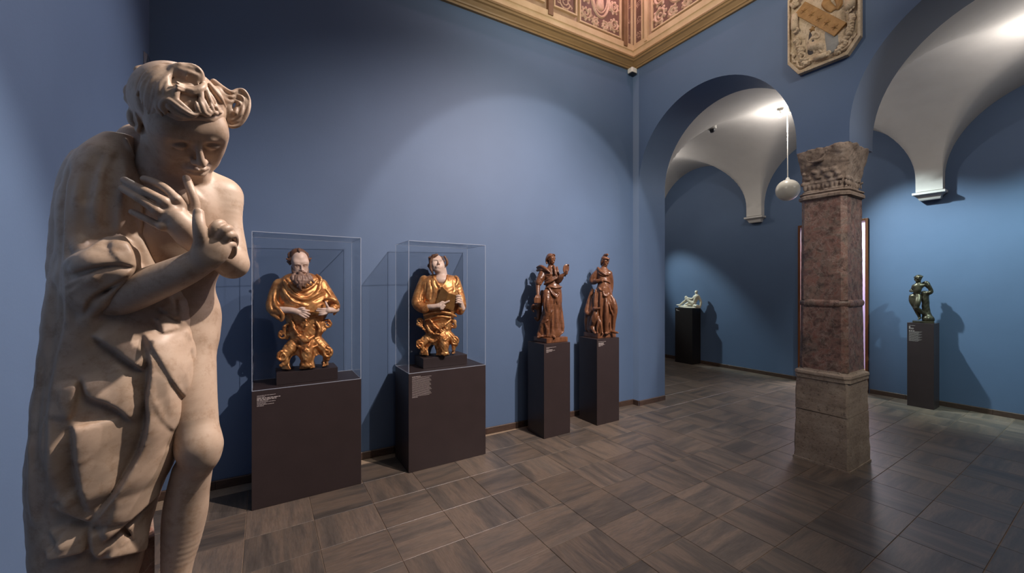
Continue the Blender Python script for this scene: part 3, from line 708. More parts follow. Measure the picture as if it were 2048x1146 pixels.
# ------------------------------------------------------------------ the stone column
def column():
    t = thing('stone_column', (XW + .205, 1.565, 0), 'weathered column of red marble on rough limestone blocks, carrying the arches', 'column')
    rng = np.random.default_rng(3)
    def rough(o, amp, sc, cuts):
        bm = bmesh.new(); bm.from_mesh(o.data)
        bmesh.ops.subdivide_edges(bm, edges=bm.edges[:], cuts=cuts, use_grid_fill=True)
        from mathutils import noise
        for v in bm.verts:
            p = v.co*sc; v.co += noise.noise_vector(p)*amp + noise.noise_vector(p*3.1)*amp*.5
        bm.to_mesh(o.data); bm.free(); o.data.polygons.foreach_set('use_smooth', np.ones(len(o.data.polygons), dtype=bool)); o.data.set_sharp_from_angle(angle=rad(42))
    sx, sy = .235, .203
    def blk(z0, z1, e0, e1, sh=0):
        b = MB(); c = .012
        r = lambda z, e: [(-sx - e, -sy - e + c + sh, z), (-sx - e + c, -sy - e + sh, z), (sx + e, -sy - e + sh, z), (sx + e, sy + e + sh, z), (-sx - e + c, sy + e + sh, z), (-sx - e, sy + e - c + sh, z)]
        n = 8
        return b.loft([r(z0 + (z1 - z0)*k/n, e0 + (e1 - e0)*k/n) for k in range(n+1)])
    o = blk(0.0, .462, .008, -.002).build('base_block', M['stone'], t); rough(o, .006, 9, 3)
    o = blk(.468, .765, -.002, -.006, .002).build('base_block', M['stone'], t); rough(o, .006, 9, 3)
    o = blk(0.0, .018, .014, .014).build('mortar_foot', M['stone'], t)
    # octagonal shaft pieces with rolls between
    def octo(z, hx, hy, c): return [(-hx, -hy + c, z), (-hx + c, -hy, z), (hx - c, -hy, z), (hx, -hy + c, z), (hx, hy - c, z), (hx - c, hy, z), (-hx + c, hy, z), (-hx, hy - c, z)]
    def shaft(name, prof, mat, amp=.003):
        o = MB().loft([octo(z, hx + .016, hx - .012, c) for z, hx, c in prof]).build(name, mat, t); rough(o, amp, 10, 2); return o
    shaft('base_moulding', [(.762, .222, .03), (.79, .222, .035), (.80, .228, .04), (.822, .226, .045), (.835, .206, .05), (.85, .202, .06)], M['stone'], .003)
    shaft('lower_shaft', [(z, .198 - (z - .85)*.012, .038) for z in np.linspace(.848, 1.425, 9)], M['marble'])
    shaft('shaft_ring', [(1.42, .196, .06), (1.43, .202, .06), (1.445, .205, .06), (1.46, .205, .06), (1.472, .200, .06), (1.482, .192, .06)], M['marble'], .002)
    shaft('upper_shaft', [(z, .190 - (z - 1.48)*.006, .036) for z in np.linspace(1.478, 2.40, 13)], M['marble'])
    shaft('neck_ring', [(2.39, .188, .055), (2.402, .206, .055), (2.425, .208, .055), (2.44, .195, .055), (2.45, .205, .055), (2.462, .20, .05)], M['capstone'], .002)
    S = SDF((-.36, -.34, 2.44), (.36, .34, 2.87), .006)
    zs = np.linspace(2.45, 2.85, 14); f = lambda z: ((z - 2.45)/.4)**1.25
    S.stack([((.038*f(z), 0, z), .188 + .104*f(z), .16 + .054*f(z)) for z in zs], p=6)
    for z_, r_ in ((2.545, .008), (2.558, .006), (2.472, .010)):
        e0 = .188 + .104*f(z_) - .001; e1 = .16 + .054*f(z_) - .001; c_ = .038*f(z_)
        for L in ([(c_ - e0, -e1 + .02, z_), (c_ - e0, e1 - .02, z_)], [(c_ + e0, -e1 + .02, z_), (c_ + e0, e1 - .02, z_)], [(c_ - e0 + .02, -e1, z_), (c_ + e0 - .02, -e1, z_)], [(c_ - e0 + .02, e1, z_), (c_ + e0 - .02, e1, z_)]): S.cap(L[0], L[1], r_, r_, .006)
    for q_ in np.linspace(-.135, .135, 9):         # row of worn leaves
        S.ball((-.194, q_, 2.51), (.010, .013, .026), k=.004); S.ball((q_*1.25, -.166, 2.51), (.013, .010, .026), k=.004)
    for y in (-.12, -.05, .03, .10): S.ball((-.206, y, 2.59), (.012, .024, .02), k=.012); S.ball((-.216, y + .03, 2.64), (.010, .020, .018), k=.012)
    S.ball((-.285, .03, 2.79), (.03, .075, .055), k=.015, op='s'); S.tube([(-.258, -.05, 2.80), (-.252, -.03, 2.745), (-.25, .03, 2.725), (-.252, .09, 2.745), (-.258, .11, 2.80)], .010, k=.008)
    S.noise(.005, 24); S.noise(.004, 70)
    S.build('capital', M['capstone'], t)
    return t
# ------------------------------------------------------------------ statues: shared anatomy
class Frame:
    """a statue's own upright axes: x to its left hand as seen from the hall, y away from the hall, z up, origin at its base.
    Sizes and places are read from the photograph as sight lines and set at real distances dd (metres behind the statue's axis)."""
    def __init__(s, u0, D, zb):
        s.D, s.zb = D, zb; r = (u0 - 1024)/796.4
        a = math.atan(r); s.ang = YAW - pi/2 - a
        s.r0 = r; s.ex = np.array([cos(s.ang), sin(s.ang)]); s.ey = np.array([-sin(s.ang), cos(s.ang)])
        s.org = (s.ey[0]*D, s.ey[1]*D, zb); s.cam = np.array([0, -D, 1.6 - zb])
    def ray(s, u, v):
        r, up = (u - 1024)/796.4, (573 - v)/796.4
        d = np.array([cos(YAW) + sin(YAW)*r, sin(YAW) - cos(YAW)*r])
        return np.array([d @ s.ex, d @ s.ey, up])
    def P(s, u, v, dd=0.0):
        d = s.ray(u, v); return s.cam + d*((s.D + dd)/d[1])
    def h(s, u, px, dd=0): return abs(s.P(u + px*.5, 573, dd)[0] - s.P(u - px*.5, 573, dd)[0])
    def v(s, u, px, dd=0): return px/796.4*(s.D + dd)/s.ray(u, 573)[1]
    def rows(s, data):
        """rows (v, u_left, u_right, dd, half depth) -> slices for SDF.stack"""
        out = []
        for v, a, b, dd, ry in data:
            A, B = s.P(a, v, dd), s.P(b, v, dd); out.append((((A[0] + B[0])/2, dd, (A[2] + B[2])/2), abs(B[0] - A[0])/2, ry))
        return out
    def on(s, S, pts, back=0.0):
        """points where sight lines meet the sculpted surface"""
        o = []
        for u, v in pts:
            d = s.ray(u, v); d = d/np.linalg.norm(d); h = S.hit(s.cam, d, s.D*.55, s.D*1.6)
            if h is not None: o.append(h + d*back)
        return np.array(o)
    def thing(s, *a, **k): return thing(a[0], s.org, *a[1:], rz=s.ang, **k)
def head(S, c, R, sc, lids=0.75, wide=1.0):
    """head with face about the point c between the eyes' depth and the ears; face looks along -y of R; sc = 1 for 22 cm"""
    T = lambda x, y, z: np.asarray(c) + R @ (np.array([x, y, z])*.001*sc)
    m = .001*sc; e = lambda *r: np.array(r)*m
    S.ball(T(0, 10, 36), e(72*wide, 90, 78), .01*sc, R=R)
    S.ball(T(0, -30, -22), e(57*wide, 56, 74), .03*sc, R=R)
    S.cap(T(-46*wide, -8, -48), T(-14, -58, -92), 20*m, 15*m, .025*sc); S.cap(T(46*wide, -8, -48), T(14, -58, -92), 20*m, 15*m, .025*sc)
    S.ball(T(0, -70, -94), e(19, 16, 15), .018*sc, R=R)
    S.ball(T(0, -64, 26), e(50, 22, 18), .02*sc, R=R)
    for x in (-1, 1):
        S.ball(T(x*35, -60, -36), e(24, 18, 23), .025*sc, R=R); S.ball(T(x*42*wide, -46, 12), e(26, 34, 40), .03*sc, R=R)                      # cheeks
        if lids < .9:
            S.ball(T(x*31, -95, -3), e(19, 14, 12), .014*sc, 's', R=R)             # sockets
            S.ball(T(x*30, -74, -4), e(15.5, 13, 13), .004*sc, R=R)                   # eyeballs under lids
        else:                                                                      # shut eyes: full lids in shallow sockets
            S.ball(T(x*31, -99, 1), e(20, 14, 10), .018*sc, 's', R=R); S.ball(T(x*31, -76, -5), e(18, 13.5, 13), .005*sc, R=R)
        S.tube([T(x*12, -84, 12), T(x*26, -89, 18), T(x*44, -78, 13)], (4.5 if wide < 1.1 else 2.6)*m, .010*sc)   # brow
        y0 = -4 - 8*(1 - 2*lids*.5)
        lz = -4 - 7*lids
        S.line([T(x*15, -82, -5), T(x*23, -87, lz), T(x*31, -88, lz - 1), T(x*40, -83, lz + 1), T(x*46, -76, -3)], (2.6 if lids < .9 else 3.6)*m, (-2.6 if lids < .9 else -4.5)*m, edge=.4)
        S.line([T(x*15, -84, -1), T(x*24, -88, 5), T(x*32, -88, 5.5), T(x*42, -81, 3)], 2.6*m, -1.8*m, edge=.3)
        if lids < .5: S.line([T(x*26, -88, -2), T(x*35, -88, -2)], 3.5*m, -2*m, edge=1)
        S.ball(T(x*73*wide, 8, -6), e(7, 17, 29), .008*sc, R=R @ rotm(0, 0, x*18)); S.ball(T(x*80*wide, 2, -4), e(6, 9, 17), .006*sc, 's', R=R)
    S.tube([T(0, -84, 10), T(0, -96, -8), T(0, -108, -26), T(0, -110, -32)], np.array([6.5, 7, 8.5, 9.5])*m, .010*sc)
    for x in (-1, 1):
        S.ball(T(x*10, -98, -35), e(7.5, 9, 7), .007*sc, R=R); S.ball(T(x*6, -103, -43), e(3.2, 4, 4), .003*sc, 's', R=R)
    S.ball(T(0, -84, -66), e(25, 14, 19), .016*sc, R=R)
    S.tube([T(-22, -85, -64), T(-9, -97, -57), T(0, -99, -59), T(9, -97, -57), T(22, -85, -64)], np.array([2.5, 5, 4.6, 5, 2.5])*m, .004*sc)
    S.tube([T(-19, -86, -69), T(-7, -96, -72), T(7, -96, -72), T(19, -86, -69)], np.array([2.5, 5.6, 5.6, 2.5])*m, .004*sc)
    S.line([T(-24, -88, -65), T(-10, -101, -64.5), T(0, -102, -65.5), T(10, -101, -64.5), T(24, -88, -65)], 2.6*m, -3.2*m, edge=.3)
    S.line([T(0, -99, -45), T(0, -100, -54)], 4*m, -1.8*m, edge=.6)
    return T
def finger(S, pts, r=.0095, k=.004, taper=.82):
    n = len(pts); rr = [r*(1 - (1 - taper)*i/(n - 1)) for i in range(n)]
    rr[1] *= 1.02
    S.tube(pts, rr, k, n=4)
# ------------------------------------------------------------------ the pale bowing youth
M['palewood'] = None
def m_pale():
    t = NT('pale_painted_wood'); v = t.coord()
    a = t.noise(v, 5, 7, 0.7, 0.4); b = t.noise(v, 30, 7, 0.7); 
    c = t.ramp(a, [(0.3, srgb(164, 141, 122)), (0.5, srgb(184, 160, 139)), (0.68, srgb(196, 175, 155))])
    d = t.ramp(b, [(0.32, srgb(206, 190, 172)), (0.5, srgb(255, 255, 255))])
    c = t.mix(0.6, c, d, 'MULTIPLY')
    vo = t.noise(t.coord(scale=(1, 1, .35)), 60, 4, 0.8)
    c = t.mix(t.ramp(vo, [(0.70, (0, 0, 0, 1)), (0.76, (0.5, 0.5, 0.5, 1))]), c, srgb(120, 96, 76))
    t.set(Base_Color=c, Roughness=0.48); t.bump(b, 0.15, 0.002); return t.m
M['palewood'] = m_pale()
def youth():
    F = Frame(270, 1.35, 0.70)
    root = F.thing('statue', 'large pale bowing youth with hands crossed on his chest, in the foreground', 'statue')
    P, H, Vv, m = F.P, F.h, F.v, M['palewood']
    # ---- body: head, neck, chest, arms, hands, bare leg in one surface
    S = SDF((-.20, -.30, 0.0), (.24, .16, 1.45), .0026)
    S.ball(P(350, 470, -.01), (.118, .085, .16), .02); S.ball(P(375, 420, -.035), (.085, .075, .09), .04)
    S.ball(P(330, 640, .02), (.12, .09, .14), .05)
    S.cap(P(330, 345, -.02), P(440, 392, -.025), .060, .047, .04)                          # shoulder line
    S.cap(P(338, 345, -.035), P(352, 262, -.10), .060, .056, .03)                          # neck
    S.line([P(400, 380, -.12), P(360, 400, -.115)], .02, .004)
    S.tube([P(443, 392, -.03), P(453, 450, -.045), P(463, 500, -.065), P(465, 528, -.075)], [.047, .037, .035, .036], .02)   # left upper arm
    S.tube([P(465, 528, -.075), P(440, 512, -.11), P(408, 492, -.14), P(380, 474, -.15)], [.036, .036, .031, .026], .012)
    S.tube([P(185, 420, .0), P(188, 520, -.03), P(198, 604, -.05)], [.045, .043, .042], .02)                                     # right arm
    S.tube([P(194, 606, -.05), P(250, 590, -.10), P(310, 566, -.145), P(370, 540, -.185), P(408, 520, -.205)], [.043, .042, .039, .034, .029], .012)
    # left hand, flat on the chest, fingers spread
    Rz = rotm(0, 0, 0)
    S.tube([P(384, 476, -.15), P(366, 455, -.158), P(350, 436, -.158)], [.026, .030, .027], .012)
    S.ball(P(344, 427, -.155), (.024, .015, .024), .012); S.ball(P(355, 414, -.155), (.018, .014, .016), .010)
    finger(S, [P(366, 412, -.158), P(352, 397, -.165), P(331, 377, -.158), P(308, 364, -.142), P(289, 358, -.128)], .0099)
    finger(S, [P(348, 424, -.160), P(328, 403, -.168), P(293, 384, -.156), P(268, 371, -.136), P(250, 361, -.122)], .0103)
    finger(S, [P(338, 438, -.158), P(312, 420, -.166), P(283, 400, -.154), P(262, 387, -.136), P(246, 377, -.122)], .0099)
    finger(S, [P(338, 456, -.152), P(322, 453, -.156), P(297, 440, -.150), P(279, 431, -.138), P(265, 424, -.128)], .0088)
    finger(S, [P(378, 442, -.155), P(390, 415, -.158), P(384, 388, -.160), P(377, 368, -.152), P(373, 357, -.142)], .0112, taper=.75)
    for a in ((331, 377), (293, 384), (283, 400)): pass
    # right hand gripping the other wrist
    S.ball(P(422, 500, -.220), (.035, .023, .036), .016); S.ball(P(433, 490, -.220), (.028, .020, .026), .012)
    finger(S, [P(415, 480, -.226), P(428, 455, -.238), P(441, 446, -.230), P(450, 456, -.206), P(447, 470, -.190)], .0100, k=.002)
    finger(S, [P(431, 482, -.230), P(447, 461, -.242), P(458, 457, -.232), P(463, 470, -.206), P(458, 484, -.190)], .0098, k=.002)
    finger(S, [P(440, 490, -.226), P(457, 472, -.238), P(467, 471, -.226), P(470, 485, -.202), P(464, 497, -.188)], .0094, k=.002)
    finger(S, [P(441, 504, -.216), P(458, 490, -.226), P(466, 491, -.214), P(467, 505, -.194), P(461, 513, -.182)], .0086, k=.002)
    finger(S, [P(404, 500, -.218), P(401, 470, -.236), P(398, 448, -.238), P(397, 426, -.226)], .0150, k=.004, taper=.72)
    for a_, r_ in (((352, 398), .0100), ((328, 404), .0104), ((313, 421), .0100), ((322, 453), .0090)): S.ball(P(*a_, -.168), r_, .006)      # knuckles
    for a_ in ((352, 412), (338, 424), (328, 440)): S.line([P(a_[0] + 12, a_[1] + 8, -.175), P(a_[0], a_[1], -.176)], .006, -.002)
    S.ball(P(396, 424, -.234), (.008, .004, .010), .003)
    # bare leg
    S.tube([P(372, 690, .0), P(382, 800, -.045), P(396, 890, -.078)], [.064, .055, .046], .03)
    S.ball(P(402, 897, -.09), (.042, .040, .052), .025); S.ball(P(405, 922, -.095), (.03, .025, .03), .02)
    S.tube([P(385, 940, -.06), P(376, 985, -.045), P(371, 1025, -.035), P(364, 1075, -.03), P(354, 1140, -.03), P(350, 1215, -.035)], [.042, .045, .047, .042, .032, .026], .02)
    S.tube([P(352, 1235, -.02), P(362, 1262, -.10), P(368, 1268, -.16)], [.034, .03, .022], .02)
    S.line([P(440, 860, -.07), P(432, 940, -.1)], .01, -.002)
    # head, bowed and turned
    R = rotm(48, -14, 8); sc = 1.0
    c = P(395, 292, -.175) - R @ (np.array([0, -.086, 0])*sc)
    T = head(S, c, R, sc, lids=1.0, wide=1.10)
    S.ball(T(0, -66, -100), np.array([22, 18, 16])*.001, .016, R=R); S.ball(T(-34, -40, -66), np.array([26, 28, 28])*.001, .02, R=R); S.ball(T(34, -40, -66), np.array([26, 28, 28])*.001, .02, R=R)
    S.ball(P(300, 335, .02), (.075, .06, .08), .03); S.ball(P(275, 290, .02), (.04, .05, .05), .03)
    S.ball(T(0, 32, 64), np.array([79, 82, 66])*.001*sc, .008, 's', R=R)            # the hair is carved as a mass of its own
    S.build('body', m, root)
    # ---- hair
    G = SDF(c - .17, c + np.array([.21, .17, .18]), .0019)
    G.ball(T(0, 14, 44), np.array([86, 96, 83])*.001*sc, .01, R=R)
    G.ball(T(0, 44, 14), np.array([82, 74, 84])*.001*sc, .02, R=R)
    G.ball(T(4, -100, -32), np.array([82, 70, 96])*.001*sc, .010, 's', R=R)             # open the face
    for x in (-1, 1): G.ball(T(x*62, -54, -64), np.array([60, 60, 62])*.001*sc, .012, 's', R=R)
    G.snap()
    paths = [[(334, 130), (312, 136), (294, 150), (280, 172)], [(336, 134), (308, 146), (290, 168), (278, 194)], [(338, 138), (310, 156), (296, 182), (284, 210)], [(341, 144), (318, 166), (304, 192), (292, 224)],
             [(346, 148), (330, 168), (318, 196), (302, 240)], [(352, 152), (340, 172), (336, 192), (322, 222)], [(358, 156), (350, 176), (352, 196), (362, 214)], [(366, 160), (366, 182), (374, 202), (386, 220)], [(376, 162), (382, 186), (392, 206), (400, 224)],
             [(388, 160), (398, 184), (406, 206), (416, 226)], [(398, 156), (412, 180), (422, 204), (430, 224)], [(402, 148), (422, 172), (434, 196), (444, 218)], [(402, 138), (426, 156), (442, 178), (452, 204)], [(396, 128), (416, 138), (436, 156), (450, 178)], [(386, 122), (408, 126), (428, 140), (442, 158)]]
    n_ = 0
    for p0, p1 in zip(paths, paths[1:]):
        for t_ in (0, .5):
            q = F.on(G, [(a_[0] + (b_[0] - a_[0])*t_ + 2.5*sin(2*i_ + n_), a_[1] + (b_[1] - a_[1])*t_) for i_, (a_, b_) in enumerate(zip(p0, p1))])
            if len(q) > 1: G.line(q, (.0068 if t_ == 0 else .0046), (-.0150 if t_ == 0 else -.0105), edge=.6)
            n_ += 1
    rl = random.Random(2)
    for i_, p0 in enumerate(paths[:7] + paths[9:]):
        for t_ in (.25, .75):
            p1 = paths[min(i_ + 1, 6)] if i_ < 7 else paths[min(i_ + 3, 14)]
            if i_ >= 7 and t_ > .5: continue
            o = rl.uniform(-3, 3)
            q = F.on(G, [(a_[0] + (b_[0] - a_[0])*t_ + o + 4*sin(1.9*j_ + i_), a_[1] + (b_[1] - a_[1])*t_ + 2*cos(2.3*j_ + i_)) for j_, (a_, b_) in enumerate(zip(p0, p1))], -.0005)
            if len(q) > 2: G.tube(q, np.array([.0035, .0062, .0066, .0030])*rl.uniform(.8, 1.15), .0015)
    # wave rolled up along the brow
    for o, r, z_ in ((0, .0060, .0), (8, .0058, .003), (15, .0054, .0), (23, .005, .002)):
        q = F.on(G, [(324 + o*.7, 231 - o*.5), (316 + o*.9, 214), (322 + o*.7, 199 + o*.5), (338, 194 + o*.8), (354 - o*.3, 202 + o*.9), (370 - o*.3, 215 + o*.7), (388 - o*.2, 227 + o*.35), (403, 223 + o*.1)], -.002 - z_)
        G.tube(q, [r*.5, r*.9, r*1.1, r*1.1, r, r*.9, r*.7, r*.3], .0012)
    for x, y, s_, r in ((400, 198, 1.0, .0062), (409, 200, .8, .0056), (420, 203, .75, .0052), (431, 206, .6, .0046), (392, 204, .7, .005)):
        q = F.on(G, [(x, y), (x + 3*s_, y + 14*s_), (x + 8*s_, y + 27*s_), (x + 17*s_, y + 31*s_), (x + 20*s_, y + 24*s_)], -.002); G.tube(q, [r*.5, r, r*1.1, r*.9, r*.4], .0012)
    # forelock turned over on the crown
    q = F.on(G, [(372, 146), (378, 152)], .002)
    if len(q): G.ball(q[0], (.026, .020, .020), .012); G.ball(q[0] + np.array([.014, -.002, .004]), (.018, .018, .018), .01)
    G.snap()
    for k_, am in ((.95, -.012), (.78, -.011), (.60, -.011), (.42, -.010), (.24, -.009)):
        q = F.on(G, [(372 + (u - 372)*k_, 152 + (v - 152)*k_) for u, v in [(344, 172), (345, 150), (356, 130), (376, 120), (394, 128), (402, 146), (398, 168)]])
        if len(q) > 2: G.line(q, .0045, am, edge=.5)
    for o, z_ in ((0, 0), (6, .003), (12, 0)):
        q = F.on(G, [(354, 165 + o), (368, 173 + o*.7), (388, 178 + o*.7), (406, 172 + o*.3), (412, 158)], -.003 - z_); G.tube(q, [.003, .0056, .0062, .0055, .003], .0012)
    # curl standing off on his left side, flicks on the other
    d0 = c[1] - .005
    for o in (-6, 0, 6, 12, 18):
        z_ = .0045*((o//6) % 2)
        G.tube([P(428, 170 + o*.9, d0 - .02), P(446 - o*.2, 183 + o*.9, d0 - .03 - z_), P(462 - o*.2, 190 + o*.8, d0 - .038 - z_), P(474 - o*.3, 186 + o*.9, d0 - .040), P(486 - o*.4, 188 + o, d0 - .040 - z_), P(492 - o, 204 + o*.5, d0 - .040), P(489 - o, 226, d0 - .040 - z_), P(476 - o*.6, 243 - o, d0 - .040), P(460, 247 - o, d0 - .032 - z_), P(448, 237, d0 - .02)], [.008, .0062, .0052, .0046, .0044, .0044, .0044, .0044, .004, .003], .0012)
    G.tube([P(436, 185, d0 - .03), P(450, 205, d0 - .033), P(457, 228, d0 - .033), P(453, 250, d0 - .03)], [.014, .014, .011, .005], .004)
    for pts in ([(296, 166), (272, 172), (258, 176), (256, 188), (268, 193)], [(290, 182), (266, 188), (256, 198), (266, 210)], [(296, 152), (280, 150), (276, 140), (288, 134)], [(292, 212), (272, 216), (262, 228), (266, 246), (280, 248)], [(292, 222), (280, 228), (274, 242)]):
        q = [P(u, v, d0 + .015) for u, v in pts]; G.tube(q, [.010] + [.0075]*(len(q) - 2) + [.005], .003)
    G.build('hair', m, root)
    # ---- robe
    S = SDF((-.27, -.24, 0.0), (.23, .21, 1.26), .003)
    S.stack(F.rows([(1215, 118, 262, .03, .085), (1160, 100, 280, .03, .10), (1100, 62, 296, .03, .115), (1040, 54, 312, .03, .12), (980, 50, 330, .03, .125), (930, 47, 355, .02, .13), (880, 52, 364, .02, .135), (840, 56, 370, .015, .135), (790, 62, 380, .015, .132), (740, 70, 400, .015, .128),
        (700, 74, 410, .015, .12), (650, 82, 397, .015, .115), (600, 88, 388, .015, .112), (560, 96, 376, .015, .11), (520, 104, 350, .015, .108), (470, 112, 316, .01, .108), (420, 120, 306, .0, .108), (370, 128, 296, -.005, .10), (325, 142, 280, -.005, .086), (295, 172, 276, -.0, .068), (272, 214, 274, .0, .05), (256, 238, 268, .0, .022)]), p=2.5)
    S.stack(F.rows([(556, 93, 170, .07, .04), (520, 95, 175, .07, .06), (470, 99, 180, .07, .065), (420, 105, 185, .06, .065), (370, 114, 190, .05, .06), (335, 127, 195, .03, .05), (312, 142, 190, .02, .03)]), .02, p=3)   # cloak hanging behind the shoulder
    # sleeve, pushed up in crumpled folds
    S.tube([P(182, 410, -.02), P(184, 490, -.04), P(190, 545, -.06)], [.048, .048, .048], .02)
    S.cap(P(176, 550, -.06), P(224, 538, -.118), .044, .047, .02); S.ball(P(240, 505, -.125), (.03, .025, .026), .02); S.cap(P(178, 585, -.075), P(182, 612, -.078), .042, .028, .015)
    S.tube([P(182, 642, -.095), P(170, 668, -.06), P(160, 695, -.04)], [.012, .03, .03], .02)
    S.tube([P(272, 528, -.150), P(256, 552, -.158), P(228, 580, -.146), P(196, 612, -.124), P(178, 638, -.104)], [.005, .006, .007, .008, .006], .008)
    S.ball(P(196, 592, -.10), (.034, .034, .03), .015)
    # hem of the neckline and the edge running across the chest
    for px in ([(249, 260), (252, 280), (262, 305), (280, 335), (298, 362), (306, 385)], [(303, 455), (318, 485), (332, 508), (348, 530)]):
        q = F.on(S, px, -.001); len(q) > 2 and S.tube(q, .005, .004)
    # folds of the skirt: crests and furrows
    A = lambda x, y: (40 + x/3.64, 640 + y/3.64); B = lambda x, y: (40 + x/3.64, 860 + y/3.64); C = lambda x, y: (40 + x/4.044, 960 + y/4.044); D = lambda x, y: (90 + x/3.706, 440 + y/3.706); I = lambda x, y: (x, y)
    def steps(data):
        for k, L, hint, W, amp in data:
            pts = [k(*q_) if not callable(q_[0]) else q_[0](q_[1], q_[2]) for q_ in L]
            q = F.on(S, pts); h_ = F.on(S, [k(*hint)])
            if len(q) > 1 and len(h_): S.step(q, h_[0], W, amp)
    def ridges(data):
        for k, L, r, bk in data:
            q = F.on(S, [k(*q_) for q_ in L], bk); len(q) > 1 and S.tube(q, r, .006)
    S.snap()
    ridges([(A, [(225, 630), (228, 720), (232, 830), (245, 950), (285, 1130), (335, 1280)], [.004, .012, .016, .018, .016, .008], .007),
            (A, [(940, 230), (985, 420), (1040, 600), (1110, 750)], [.006, .016, .018, .008], .010), (A, [(640, 300), (720, 400), (760, 520), (775, 640)], [.014, .022, .022, .010], .019)])
    for k, L, r, bk in ((D, [(200, 335), (310, 275), (445, 200)], [.005, .014, .006], .006), (D, [(240, 368), (345, 330), (470, 296), (530, 300)], [.005, .013, .011, .004], .006), (D, [(478, 165), (545, 205), (605, 275), (655, 338)], [.005, .011, .011, .004], .005),
            (D, [(425, 235), (500, 270), (590, 292)], [.004, .010, .004], .004), (D, [(175, 495), (290, 440), (420, 388), (540, 360)], [.005, .013, .012, .004], .006), (D, [(225, 550), (325, 485), (450, 425)], [.005, .014, .006], .006), (D, [(285, 590), (360, 535), (460, 465)], [.004, .010, .005], .004),
            (I, [(215, 286), (203, 350), (196, 420), (200, 470)], [.004, .013, .014, .005], .009), (I, [(252, 292), (246, 360), (238, 430), (236, 475)], [.003, .010, .012, .004], .007), (I, [(172, 318), (162, 390), (160, 470), (168, 520)], [.004, .012, .012, .004], .008), (I, [(283, 360), (276, 420), (284, 480)], [.003, .010, .004], .006), (I, [(150, 560), (150, 620), (160, 670)], [.005, .013, .006], .007), (I, [(310, 560), (335, 600), (350, 640)], [.003, .009, .003], .005)):
        q = F.on(S, [k(*q_) for q_ in L], bk); len(q) > 1 and S.tube(q, r, .003)
    S.snap()
    steps([(A, [(520, 110), (660, 195), (780, 290), (925, 385)], (850, 230), .040, .024), (A, [(880, 110), (930, 240), (940, 370), (918, 560), (922, 700), (905, 815), (860, 958), (770, 1118), (690, 1240), (600, 1350), (530, 1450), (515, 1520)], (1010, 900), .060, .034),
           (A, [(880, 80), (1000, 265), (1090, 415), (1195, 560)], (1130, 330), .040, .024), (A, [(955, 560), (1010, 680), (1110, 790)], (1090, 620), .03, .012),
           (A, [(440, 400), (490, 545), (620, 600), (720, 655), (835, 755)], (680, 530), .045, .020), (A, [(420, 430), (402, 600), (358, 735)], (330, 600), .030, .016), (A, [(320, 460), (290, 560), (350, 725)], (340, 580), .02, .012),
           (A, [(385, 760), (392, 830), (402, 1030), (440, 1230), (510, 1390)], (600, 1000), .060, .026), (A, [(1190, 300), (1225, 440), (1200, 600), (1190, 760), (1165, 1050)], (1130, 620), .03, .012),
           (B, [(235, 555), (380, 612), (530, 668)], (400, 500), .040, .022), (B, [(240, 505), (300, 525), (350, 560)], (320, 490), .02, .008), (B, [(1165, 265), (1010, 435), (840, 600), (680, 740), (590, 790)], (850, 460), .050, .028),
           (B, [(700, 440), (665, 600), (590, 750)], (780, 620), .04, .010), (B, [(400, 200), (440, 240), (460, 250)], (440, 180), .02, .010),
           (C, [(200, 570), (250, 612), (350, 605), (460, 580), (575, 560)], (380, 500), .035, .026), (C, [(575, 380), (568, 480), (580, 570), (650, 628)], (700, 520), .035, .028), (C, [(640, 632), (850, 590), (1000, 530), (1085, 470)], (880, 480), .035, .024),
           (C, [(830, 350), (900, 430), (965, 520)], (1010, 400), .03, .010), (C, [(235, 400), (280, 480), (340, 580)], (400, 450), .03, .012), (C, [(760, 420), (790, 480), (800, 530)], (830, 440), .02, .006),
           (I, [(133, 300), (129, 400), (127, 520), (130, 640), (112, 720), (97, 810), (93, 900), (92, 1060)], (200, 700), .055, .012),
           (D, [(690, 340), (600, 422), (480, 492), (380, 552), (320, 612), (290, 700)], (430, 420), .030, .010), (D, [(165, 300), (300, 222), (440, 152), (585, 132), (650, 220), (690, 345)], (450, 270), .030, .018), (D, [(215, 392), (350, 350), (540, 328), (680, 352)], (450, 260), .025, .012),
           (D, [(770, 50), (850, 180), (945, 325)], (740, 220), .03, .008), (D, [(480, 180), (500, 250), (580, 330)], (600, 230), .022, .006), (D, [(160, 480), (280, 418), (420, 372)], (330, 450), .018, .008), (D, [(190, 530), (300, 448), (400, 400)], (300, 520), .018, .008),
           (D, [(840, 640), (900, 690), (985, 745)], (930, 640), .02, .008), (D, [(800, 720), (850, 790), (870, 850)], (900, 740), .03, .010), (D, [(975, 560), (985, 680), (1000, 800)], (1050, 650), .03, .006), (I, [(395, 570), (402, 640), (410, 700), (420, 740)], (360, 680), .02, -.004)])
